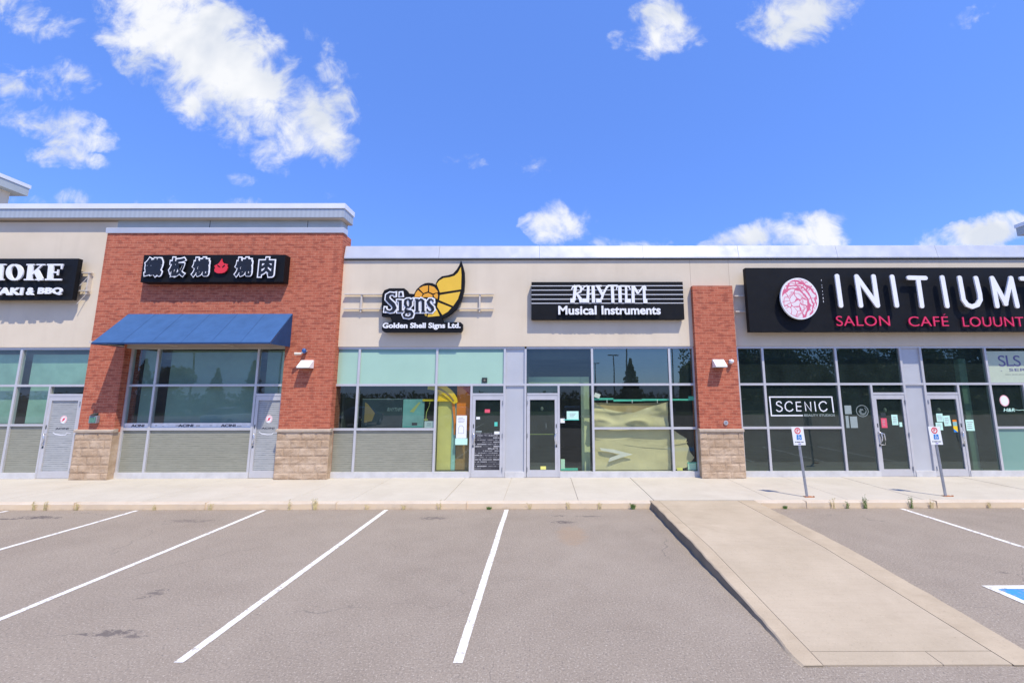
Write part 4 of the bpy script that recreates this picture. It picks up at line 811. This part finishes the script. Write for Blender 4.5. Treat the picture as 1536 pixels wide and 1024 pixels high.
MB().prism([(3.83,.33),(3.83,1.05),(3.86,1.48),(4.02,1.36),(4.25,1.22),(4.22,1.10),(4.30,.98),(4.31,.86),(4.44,.68),(4.20,.40)],.10,.102).build('sheet',M['paper'],r); MB().prism([(3.85,1.04),(4.24,1.10),(4.26,1.13),(3.86,1.10)],.08,.098).build('fold',M['paper'],r)
r=thing('arrow_sign','grey arrow-shaped board pointing right against the brown paper','arrow',(2.15,.02,.55)); MB().prism([(1.66,.97),(2.05,.93),(2.62,.785),(2.30,.70),(1.90,.57),(1.95,.69),(2.25,.79),(1.70,.90)],.015,.035).build('arrow',M['arrowgrey'],r)
r=thing('teal_ribbon','teal tape strip pinned along the top of the brown paper','tape',(2.9,.05,2.36)); mb=MB()
for a,b,z in ((1.52,2.1,2.385),(2.1,2.95,2.345),(2.95,3.76,2.36)): mb.prism([(a,z-.035),(b,z-.025),(b,z+.025),(a,z+.03)],.05,.053)
mb.box(3.82,4.49,.05,.053,2.335,2.385); mb.box(4.34,4.49,.046,.049,2.34,2.46); mb.build('strip',M['teal'],r)
for i in range(3): MB().box(1.9+.75*i,1.915+.75*i,.045,.049,2.26,2.36).build('clip',M['notice'],r)
r=thing('green_frame','pale yellow-green frame standing inside the music shop entrance','frame',(.6,.45,.2)); MB().box(1.17,1.42,.42,.55,.18,3.06).build('column',M['palegreen'],r); MB().box(-.45,1.165,.425,.545,2.86,3.06).build('header',M['palegreen'],r)
r=flat('paper_notice','mint notice with green tape corners beside the music shop door','notice',.70,1.05,1.79,2.03,'mint'); inked(r,.78,.97,1.86,1.98,-.0085,3); MB().box(.60,1.06,-.0095,-.0083,1.77,1.795).build('tape',M['teal'],r)
flat('paper_notice','small white card left of the mint notice beside the music shop door','notice',.51,.64,1.69,1.82,'notice')
flat('paper_notice','white scrap in the top left of the paper covered music shop window','notice',1.53,1.70,2.42,2.55,'notice',.02,None,-.35)
flat('sticker','yellow sticker at the foot of the music shop door glass','sticker',-.075,.085,.37,.46,'tape',-.0075); flat('sticker','yellow scrap at the foot of the narrow music shop window','sticker',3.90,4.06,.33,.41,'tape',.03)
r=flat('storage_box','mint box on the floor inside the narrow music shop window','box',4.24,4.48,.33,.52,'mint',.26,None,0,.18); MB().box(4.23,4.49,.07,.268,.521,.545).build('lid',M['teal'],r)
r=flat('storage_box','green box on the floor inside the music shop side window','box',.52,.64,.33,.62,'mint',.26,None,0,.12); MB().box(.51,1.02,.13,.268,.318,.36).build('tray',M['teal'],r)
r=thing('push_bar','yellow-edged push bar across the inside of the music shop door','push bar',(0,.04,1.36)); MB().box(-.385,.345,.035,.06,1.35,1.375).build('bar',M['tape'],r)
r=thing('door_closer','small pale knob high inside the music shop door','closer',(-.03,.05,2.1)); MB().ball((-.03,.06,2.10),.045,sc=(1,1,1.4)).build('knob',M['rail'],r)
# salon windows and doors
for a,b,c,d,m,lab in ((8.93,9.13,1.93,2.18,'greysheet','grey sheet, uppermost beside the round emblem on the salon window'),(8.93,9.02,1.53,1.88,'greysheet','narrow grey sheet below the uppermost grey sheet on the salon window'),(9.06,9.27,1.53,1.86,'greysheet','wider printed grey sheet, lowest beside the round emblem on the salon window'),
 (9.97,10.14,1.53,1.81,'pinknotice','red notice on the left salon door'),(9.98,10.13,1.82,1.97,'darkbox','dark card above the red notice on the left salon door'),(10.29,10.47,1.61,1.91,'mint','mint sheet on the left salon door'),(10.50,10.58,1.56,1.69,'mint','tiny green card at the right edge of the left salon door'),
 (11.62,11.81,1.70,1.94,'mint','upper mint notice on the right salon door'),(11.82,12.02,1.58,1.88,'mint','larger tilted mint notice on the right salon door'),(11.57,11.77,1.46,1.68,'mint','lower mint notice on the right salon door'),(12.46,12.70,1.44,1.76,'mint','mint notice on the glass right of the right salon door')):
    r=flat('paper_notice',lab,'notice',a,b,c,d,m,-.007 if m!='darkbox' else -.006,'notices on the salon glass',.06 if 'tilted' in lab else 0)
    if m in('mint','pinknotice') and b-a>.15: inked(r,a+.03,b-.03,c+.05,d-.04,-.0095,4)
r=flat('paper_notice','colourful orange, teal and yellow poster on the right salon door','poster',12.08,12.20,1.40,1.76,'dispyellow'); MB().box(12.08,12.20,-.0095,-.0083,1.70,1.76).build('top_band',M['disporange'],r); MB().box(12.08,12.20,-.0095,-.0083,1.58,1.70).build('middle_band',M['tealboard'],r); MB().prism([(12.08,1.40),(12.2,1.40),(12.08,1.5)],-.0095,-.0083).build('corner',M['blue'],r)
r=thing('window_emblem','faint round line emblem on the window left of the left salon door','emblem',(9.46,-.005,1.85)); mb=MB(); mb.stroke([(9.45+.175*math.cos(k*.2618),2.02+.165*math.sin(k*.2618)) for k in range(25)],.014,-.006,-.0035); e=mb.build('ring',M['greysheet'],r)
mb=MB()
for k in range(5): mb.stroke([(9.45+(.03+.022*k)*math.cos(a+k),2.02+(.03+.022*k)*math.sin(a+k)) for a in [j*.4 for j in range(9)]],.010,-.006-.0002*k,-.0035)
mb.build('flower_lines',M['greysheet'],r)
for x,z,lab in ((10.17,2.04,'pale knob high inside the left salon door'),(11.77,2.04,'pale knob high inside the right salon door')):
    r=thing('door_closer',lab,'closer',(x,.05,z)); MB().ball((x,.05,z),.045,sc=(.9,1,1.4)).build('knob',M['rail'],r)
r=thing('window_column','pale green column standing inside the salon side window','column',(12.95,.4,.17)); MB().box(12.86,13.08,.35,.5,.171,3.59).build('shaft',M['blindgreen'],r); MB().box(12.83,13.11,.33,.52,.175,.32).build('base',M['blindgreen'],r)
r=thing('window_banner','white banner with purple initials behind the upper salon window','banner',(14.5,.04,2.85)); MB().box(13.36,15.6,.03,.034,2.85,3.79).build('sheet',M['notice'],r)
text_mb('SLS',13.75,14.42,3.33,3.66,.025,.0295,.0,.9).build('initials',M['purple'],r); text_mb('.  SERV',13.78,14.75,3.19,3.27,.025,.0295,.0,1.0).build('small_lettering',M['purple'],r)
mb=MB()
for k in range(6): mb.box(13.9+k*.2,14.07+k*.2,.027,.0295,3.08,3.094)
mb.build('rule',M['greyink'],r)
r=thing('sticker','oval pink and white sticker on the window below the banner','sticker',(13.71,-.005,2.15)); MB().disc(13.71,2.31,.14,.165,-.006,-.0035,30).build('rim',M['pink'],r); MB().disc(13.71,2.31,.115,.14,-.0075,-.0062,30).build('centre',M['notice'],r)
r=thing('window_lettering','small pale script under the oval sticker on the salon window','window lettering',(13.9,-.005,1.98)); text_mb('H&R',13.64,13.98,1.99,2.09,-.006,-.0035,.02,1.0,None,.2).build('lettering',M['mint'],r); MB().stroke([(13.99,2.05),(14.08,2.03),(14.2,2.04),(14.28,2.03)],.012,-.006,-.0035).build('swash',M['mint'],r)

# ------------------------------------------------------------------ permit parking signs on the sidewalk
def permit_sign(x,y,lean,label):
    r=thing('parking_sign',label,'parking sign',(x,y,.15),'permit parking signs on the sidewalk')
    top=Vector((x+lean,y,1.72))
    def at(z): return x+lean*(z-.15)/(1.72-.15)
    mb=MB(); w=.032
    vs=[]
    for z in (.15,1.70):
        c=at(z); vs+=[(c-w,y-.012,z),(c-w*.45,y+.02,z),(c+w*.45,y+.02,z),(c+w,y-.012,z),(c+w*.6,y-.02,z),(c-w*.6,y-.02,z)]
    mb.add(vs,[(k,(k+1)%6,6+(k+1)%6,6+k) for k in range(6)]+[(6,7,8,9,10,11)]); mb.build('post',M['galv'],r)
    sk=lambda X,Z:(at(Z)+X,Z)
    P=[sk(-.14,1.325),sk(.14,1.325),sk(.14,1.745),sk(-.14,1.745)]
    pl=MB().prism(P,y-.030,y-.026).build('plate',M['notice'],r)
    c=sk(-.005,1.655)
    MB().stroke([(c[0]+.062*math.cos(k*.2618),c[1]+.062*math.sin(k*.2618)) for k in range(25)],.022,y-.033,y-.0305).build('ring',M['red'],pl)
    text_mb('P',c[0]-.022,c[0]+.025,c[1]-.035,c[1]+.035,y-.033,y-.0305,.03).build('symbol_letter',M['red'],pl)
    b=sk(.01,1.505); bl=MB().prism([(b[0]-.06,1.45),(b[0]+.06,1.45),(b[0]+.055,1.565),(b[0]-.055,1.565)],y-.033,y-.0305).build('blue_square',M['blue'],pl)
    mb=MB(); mb.disc(b[0]-.008,1.548,.010,.010,y-.036,y-.0333,12); mb.stroke([(b[0]-.008,1.535),(b[0]-.005,1.505),(b[0]+.022,1.505),(b[0]+.032,1.475)],.009,y-.036,y-.0333)
    mb.stroke([(b[0]-.018,1.515),(b[0]-.030,1.49),(b[0]-.020,1.468),(b[0]+.002,1.464),(b[0]+.016,1.478)],.007,y-.0358,y-.0333); mb.build('wheelchair_symbol',M['notice'],bl)
    text_mb('BY PERMIT ONLY',at(1.40)-.10,at(1.40)+.11,1.385,1.408,y-.033,y-.0305,.02).build('caption',M['ink'],pl)
    MB().box(at(1.35)-.03,at(1.35)+.03,y-.033,y-.0305,1.345,1.365).build('number_tab',M['purple'],pl)
    mb=MB(); mb.box(x-.06,x+.13,y-.05,y+.05,.152,.163); mb.tube([(x+.02,y,.155),(x+.02,y,.185)],.018,6); mb.tube([(x+.15,y-.02,.15),(x+.15,y-.02,.175)],.02,8); mb.build('base_plate',M['rust'],r)
permit_sign(6.12,-2.40,-.10,'leaning white parking sign on a grey post in front of the window with SCENIC lettering')
permit_sign(9.38,-2.36,-.08,'leaning white parking sign on a grey post in front of the right salon door')

# ------------------------------------------------------------------ weeds along the kerb
def weed(x,y,h,n,mat,label,kind='upright'):
    r=thing('weed',label,'weed',(x,y,.01),'weeds growing in the kerb joint')
    mb=MB()
    for k in range(n):
        a=random.uniform(0,6.28); l=h*random.uniform(.45,1.0); sp=(.55 if kind=='low' else .28)*l*random.random()
        p0=Vector((x+random.uniform(-.035,.035),y+random.uniform(-.01,.015),.004)); p2=p0+Vector((math.cos(a)*sp,math.sin(a)*sp*.5,l)); p1=(p0+p2)/2+Vector((random.uniform(-.02,.02),0,l*.12)); w=.0055
        vs=[p0-Vector((w,0,0)),p0+Vector((w,0,0)),p1+Vector((w*.8,0,0)),p1-Vector((w*.8,0,0)),p2]
        mb.add(vs,[(0,1,2,3),(3,2,4)])
        for q in range(3 if kind=='low' else 2):
            c=p1+(p2-p1)*random.random(); d=Vector((random.uniform(-.04,.04),random.uniform(-.02,.02),random.uniform(.0,.03)))
            mb.add([c,c+d*.5+Vector((0,0,.008)),c+d,c+d*.5-Vector((0,0,.008))],[(0,1,2,3)])
    mb.build('stems',M[mat],r)
W=[(-11.26,.22,9,'weed','dry upright weed, leftmost in the kerb joint'),(-11.0,.22,9,'weed','dry weed just right of the leftmost weed at the kerb'),(-10.3,.2,8,'weed','dry weed at the kerb in front of the left brick pier'),
(-7.36,.16,6,'weed','thin dry weed at the kerb in front of the brick bay'),(-5.6,.24,6,'weed','thin dry weed at the kerb in front of the sign shop corner'),(-5.05,.26,16,'weed','bushy dry weed at the kerb below the sign shop window'),
(-3.9,.14,6,'weed','short dry weed at the kerb right of a bay line'),(-2.3,.20,6,'weed','dry weed beside an oil stain at the kerb'),(6.42,.30,5,'weed','tall thin weed beside the foot of the left parking sign'),(6.75,.16,7,'weedgreen','small green weed right of the left parking sign'),
(7.14,.34,12,'weedgreen','tallest weed at the kerb between the two parking signs'),(8.18,.32,9,'weedgreen','green weed at the kerb left of the right parking sign'),(8.62,.2,8,'weed','short dry weed nearest the right parking sign')]
for x,h,n,m,l in W: weed(x,-2.83,h,n,m,l)
for x,h_,n_,l_ in ((-13.2,.18,7,'dry weed at the kerb in front of the far-left shop door'),(-8.6,.12,6,'tiny dry weed at the kerb before the brick bay window'),(-3.1,.12,7,'tiny dry weed at the kerb below the sign shop poster board'),(-.3,.15,5,'thin dry weed at the kerb right of the nearest bay line'),(.55,.2,5,'thin dry weed at the kerb before the music shop door'),(1.25,.18,6,'thin dry weed at the kerb left of the low bright green weed'),(9.9,.16,7,'small dry weed at the kerb right of the right parking sign'),(11.2,.2,8,'dry weed at the kerb, farthest right')): weed(x,-2.83,h_,n_,'weed',l_)
weed(1.99,-2.84,.12,26,'weedgreen','low bright green weed at the kerb near the walkway','low'); weed(-1.2,-2.84,.05,30,'weedgreen','flat green weed at the kerb left of the nearest bay line','low'); weed(5.35,-2.84,.05,24,'weedgreen','flat green weed at the kerb right of the walkway','low'); weed(2.55,-2.9,.05,8,'weed','tiny dry weed in the inner corner of the walkway','low')

# ------------------------------------------------------------------ what the glass mirrors: far side of the lot
def make_tree(name,label,loc,h,w,mat,conifer=False,n=2600,seed=1):
    rnd=random.Random(seed); r=thing(name,label,'tree',loc,'trees across the lot')
    x0,y0,_=loc; mb=MB(); mb.tube([(x0,y0,0),(x0+.1,y0,h*.3),(x0,y0,h*(.95 if conifer else .62))],[h*.022,h*.017,h*.005],8)
    if not conifer:
        for k in range(6): a=k*1.05+rnd.random(); mb.tube([(x0,y0,h*(.25+.05*k)),(x0+math.cos(a)*w*.3,y0+math.sin(a)*w*.3,h*(.45+.06*k))],[h*.009,h*.003],6)
    mb.build('trunk',M['bark'],r)
    mb=MB()
    cl=[(rnd.uniform(-.6,.6)*w*.5,rnd.uniform(-.6,.6)*w*.5,h*rnd.uniform(.35,.85),w*rnd.uniform(.16,.3)) for _ in range(15)]
    for k in range(n):
        if conifer:
            t=rnd.random()**1.3; z=h*(.08+.92*t); rr=(1-t)*w*.5*(.55+.45*rnd.random())*(1 if int(t*16)%2 else .78); a=rnd.uniform(0,6.283); c=Vector((x0+rr*math.cos(a),y0+rr*math.sin(a),z)); s=.24
        else:
            cx,cy,cz,cr=rnd.choice(cl); d=Vector((rnd.gauss(0,1),rnd.gauss(0,1),rnd.gauss(0,1))).normalized()*cr*rnd.uniform(.65,1.05); c=Vector((x0+cx,y0+cy,cz))+d; s=.30
        u=Vector((rnd.gauss(0,1),rnd.gauss(0,1),rnd.gauss(0,.6))).normalized()*s; v=u.cross(Vector((rnd.gauss(0,1),rnd.gauss(0,1),rnd.gauss(0,1)))).normalized()*s*.6
        mb.add([c-u,c+v,c+u,c-v],[(0,1,2,3)])
    mb.build('crown',M[mat],r); return r
make_tree('broadleaf_tree','young broadleaf tree across the lot mirrored in the music shop window',(13.2,-50,0),7.9,5.2,'leaf',True,2600,3)
for i,(x,y,h,w) in enumerate(((27,-47,11,8),(36,-50,14,10),(46,-48,13,10),(57,-50,15,11),(68,-49,13.5,10.5),(80,-50,14.5,11))):
    make_tree('broadleaf_tree',('shortest broadleaf tree of the row across the lot','tall broadleaf tree second in the row across the lot','broad tree third in the row across the lot','tallest broadleaf tree of the row across the lot','broad tree fifth in the row across the lot','broadleaf tree at the far end of the row across the lot')[i],(x,y,0),h,w,'leaf',seed=10+i,n=2600)
for i,(x,h,w) in enumerate(((-33.5,6.4,3.6),(-43.5,7.6,4.2),(-49,6.6,4.0),(-60,8,6))):
    make_tree('conifer_tree',('conifer across the lot nearest the shops','tallest conifer across the lot','bushy conifer across the lot','wide conifer at the far left across the lot')[i],(x,-50,0),h,w,'needle',True,1800,30+i)
make_tree('broadleaf_tree','broad tree across the lot mirrored in the left panes of the brick bay',(-58,-52,0),6.6,5.5,'leaf',seed=51,n=2600)
def hedge(x0,x1,y,h,n,seed,lab):
    rnd=random.Random(seed); mb=MB()
    for k in range(n):
        c=Vector((rnd.uniform(x0,x1),y+rnd.gauss(0,.5),h*rnd.random()*(.75+.25*noise.noise((rnd.uniform(x0,x1)*.3,0,0))))); u=Vector((rnd.gauss(0,1),rnd.gauss(0,1),rnd.gauss(0,1))).normalized()*.28; v=u.cross(Vector((rnd.gauss(0,1),rnd.gauss(0,1),rnd.gauss(0,1)))).normalized()*.18
        mb.add([c-u,c+v,c+u,c-v],[(0,1,2,3)])
    n2=90; vs=[]
    for i in range(n2+1):
        xx=x0+(x1-x0)*i/n2; hh=h*(.55+.3*noise.noise((xx*.11,2,0))+.15*noise.noise((xx*.4,2,0))); vs+=[(xx,y+1.1,0),(xx,y+.5,hh*.8),(xx,y-.2,hh),(xx,y-1.2,0)]
    mb.add(vs,[(i*4+k,(i+1)*4+k,(i+1)*4+k+1,i*4+k+1) for i in range(n2) for k in range(3)],True)
    o=mb.build('shrub_belt' if h<8 else 'filler',M['leaf'],None); o['kind']='stuff'; tag(o,lab,'shrubs')
hedge(-85,85,-54,3.6,12000,77,'low belt of dense shrubs along the far verge')
hedge(24,105,-60,16,14000,78,'added tall dark leafy wood behind the tree row across the lot')  # added to close sky gaps in the mirrored tree row
def lot_light(x,y,h,label):
    r=thing('lot_light',label,'street lamp',(x,y,0),'lamp posts across the lot'); MB().tube([(x,y,0),(x,y,.7)],.28,12).build('footing',M['path'],r); MB().tube([(x,y,.7),(x,y,h)],[.10,.07],8).build('pole',M['darkbox'],r)
    mb=MB(); mb.box(x-.75,x-.1,y-.15,y+.15,h-.02,h+.10); mb.box(x+.1,x+.75,y-.15,y+.15,h-.02,h+.10); mb.box(x-.1,x+.1,y-.04,y+.04,h,h+.07); mb.build('lamp_head',M['darkbox'],r)
for a in ((10.3,-48,8.2,'lamp post across the lot beside the young tree'),(9.2,-60,8.0,'most distant lamp post across the lot'),(9.4,-34,10.5,'nearest lamp post across the lot'),(18.3,-46,12.0,'tallest lamp post across the lot'),(-37,-46,10,'lamp post across the lot among the conifers'),(-46,-42,10,'lamp post across the lot left of the tallest conifer')): lot_light(*a)
def make_car(loc,paint,label):
    x,y,_=loc; r=thing('parked_car',label,'car',loc,'cars parked across the lot')
    side=[(-2.25,.42),(-2.28,.62),(-2.15,.86),(-1.25,.98),(-1.05,1.02),(1.75,1.04),(2.2,.98),(2.27,.7),(2.22,.40),(1.75,.26),(-1.85,.26)]
    mb=MB(); mb.prism_x([(y+a,b) for a,b in side],x-.88,x+.88); body=mb.build('body',M[paint],r,.07,3)
    roof=[(-1.15,1.0),(-.45,1.46),(.2,1.56),(1.2,1.52),(1.95,1.03)]
    mb=MB(); n=len(roof); vs=[(x-(.84 if b<1.1 else .66),y+a,b) for a,b in roof]+[(x+(.84 if b<1.1 else .66),y+a,b) for a,b in roof]
    mb.add(vs,[tuple(range(n))[::-1],tuple(range(n,2*n))]+[(i,i+1,n+i+1,n+i) for i in range(n-1)]); mb.build('windows',M['carglass'],r,.02)
    mb=MB(); vs=[(x+s*.64,y+a,b) for s in (-1,1) for a,b in ((-.48,1.465),(.2,1.575),(1.2,1.535))]; mb.add(vs,[(0,3,4,1),(1,4,5,2)]); mb.build('roof',M[paint],r)
    for sx in (-1,1):
        for yy in (-1.4,1.38):
            w=MB().tube([(x+sx*.70,y+yy,.33),(x+sx*.90,y+yy,.33)],.33,18).build('wheel',M['tyre'],r,.02); MB().tube([(x+sx*.895,y+yy,.33),(x+sx*.915,y+yy,.33)],.21,14).build('rim',M['steel'],w)
        MB().box(x+sx*.68-.17,x+sx*.68+.17,y+2.22,y+2.30,.74,.90).build('headlight',M['white'],r,.02); MB().box(x+sx*.70-.15,x+sx*.70+.15,y-2.29,y-2.20,.72,.88).build('tail_light',M['red'],r,.02)
M['carblack']=plain('black car paint',(.015,.015,.018),.15,.2,.1,3,.7); M['carsilver']=plain('silver car paint',(.45,.46,.48),.25,.6,.05,3,.6); M['carred']=plain('dark red car paint',(.20,.02,.02),.2,.2,.1,3,.6); M['carwhite']=plain('white car paint',(.75,.76,.77),.25,.1,.05,3,.6)
for x,p,l in ((2.4,'carblack','black car parked across the aisle opposite the music shop'),(-6.9,'carsilver','silver car parked across the aisle opposite the sign shop'),(7.9,'carred','dark red car parked across the aisle right of the black car'),(-26,'carwhite','white car parked farthest left across the aisle'),(-15.1,'carblack','black car parked across the aisle opposite the brick bay')): make_car((x,-22.8,0),p,l)

# ------------------------------------------------------------------ sky, sun, camera
sun_dir=Vector((.70,-1.0,2.1)).normalized()
w=bpy.data.worlds.new('World'); bpy.context.scene.world=w; w.use_nodes=True; nt=w.node_tree; nt.nodes.clear(); g=N(nt)
sky=g.n('ShaderNodeTexSky',sky_type='NISHITA'); sky.sun_disc=False; sky.sun_elevation=math.asin(sun_dir.z); sky.sun_rotation=math.atan2(sun_dir.x,sun_dir.y); sky.altitude=100; sky.air_density=1.0; sky.dust_density=.35; sky.ozone_density=2.2
dirv=g.n('ShaderNodeTexCoord').outputs['Generated']; s=g.n('ShaderNodeSeparateXYZ',{0:dirv})
ay=g.math('MAXIMUM',g.math('ABSOLUTE',s.outputs[1]),.02)
u=g.math('DIVIDE',s.outputs[0],ay); v=g.math('DIVIDE',s.outputs[2],ay)
uv=g.n('ShaderNodeCombineXYZ',{0:u,1:v,2:0.0}).outputs[0]
w1=g.n('ShaderNodeTexNoise',{'Vector':uv,'Scale':6.0,'Detail':5,'Roughness':.6}).outputs[1]
wv=g.n('ShaderNodeVectorMath',{0:g.n('ShaderNodeVectorMath',{0:w1,1:(.5,.5,.5)},operation='SUBTRACT').outputs[0],1:(.16,.12,0)},operation='MULTIPLY').outputs[0]
uvw=g.n('ShaderNodeVectorMath',{0:uv,1:wv},operation='ADD').outputs[0]
uv1=g.n('ShaderNodeVectorMath',{0:g.n('ShaderNodeVectorMath',{0:uvw,1:(1,1,0)},operation='MULTIPLY').outputs[0],1:(0,0,1)},operation='ADD').outputs[0]
mask=None
for a,b,c,d,e,f,k in CLOUDS:
    p=g.n('ShaderNodeVectorMath',{0:uv1,1:(a,b,c)},operation='DOT_PRODUCT').outputs[1]; q=g.n('ShaderNodeVectorMath',{0:uv1,1:(d,e,f)},operation='DOT_PRODUCT').outputs[1]
    r2=g.math('MULTIPLY_ADD',p,p,g.math('MULTIPLY',q,q)); m=g.maprange(r2,0.0,2.2,k,0.0)
    mask=m if mask is None else g.math('MAXIMUM',mask,m)
uvn=g.n('ShaderNodeVectorMath',{0:uv,1:CLOUDOFF},operation='ADD').outputs[0]
fb=g.noise(uvn,4.2,12,.57,.35); fb2=g.noise(uvn,11.0,8,.62,.4)
dens=g.math('ADD',mask,g.math('ADD',g.math('MULTIPLY',g.math('SUBTRACT',fb,.5),1.75),g.math('MULTIPLY',g.math('SUBTRACT',fb2,.5),2.0)))
dens=g.math('MULTIPLY',dens,g.maprange(mask,.0,.25))
alpha=g.math('POWER',g.maprange(dens,.30,1.12,0,1,'SMOOTHSTEP'),1.05)
# brighter tops, greyer undersides
fbs=g.noise(g.n('ShaderNodeVectorMath',{0:uv,1:(.03,.09,0)},operation='ADD').outputs[0],3.6,4,.5,.35)
fbl=g.noise(uv,3.6,4,.5,.35)
lit=g.math('MULTIPLY_ADD',g.maprange(g.math('SUBTRACT',fbl,fbs),-.10,.10),.8,g.math('MULTIPLY',fb2,.3),clamp=True)
ccol=g.mix(lit,(4.7,5.05,5.7),(6.6,6.65,6.75))
skyc=g.mix(.5,g.mix(1.0,sky.outputs[0],SKYTINT,'MULTIPLY'),(.93,2.08,6.2))
col=g.mix(g.math('MULTIPLY',alpha,.97),skyc,ccol)
bg=g.n('ShaderNodeBackground',{0:col,1:SKYSTR}); g.n('ShaderNodeOutputWorld',{0:bg.outputs[0]})
w.cycles.sampling_method='MANUAL'; w.cycles.sample_map_resolution=512
L=bpy.data.lights.new('sun','SUN'); L.energy=SUNSTR; L.angle=rad(.5); L.color=(1.0,.91,.74)
lo=bpy.data.objects.new('sun',L); C.objects.link(lo); lo.rotation_euler=sun_dir.to_track_quat('Z','Y').to_euler()
cam=bpy.data.cameras.new('camera'); co_=bpy.data.objects.new('camera',cam); C.objects.link(co_)
cam.sensor_width=36; cam.lens=620.0/1536*36; cam.shift_x=-.03078; cam.shift_y=-.00518; cam.clip_start=.05; cam.clip_end=2000
Rv,Uv,Fv=Vector((.999997,-.001308,-.001964)),Vector((.00176,-.141179,.989983)),Vector((.001573,.989983,.141176))
m=Matrix((Rv,Uv,-Fv)).transposed().to_4x4(); m.translation=(0,-12.4166,2.5); co_.matrix_world=m
sc_=bpy.context.scene; sc_.camera=co_
sc_.view_settings.view_transform='Standard'; sc_.view_settings.look='None'; sc_.view_settings.exposure=0; sc_.view_settings.gamma=1
sc_.render.resolution_x=1024; sc_.render.resolution_y=682
sc_.cycles.max_bounces=8; sc_.cycles.transparent_max_bounces=8; sc_.cycles.caustics_reflective=False; sc_.cycles.caustics_refractive=False
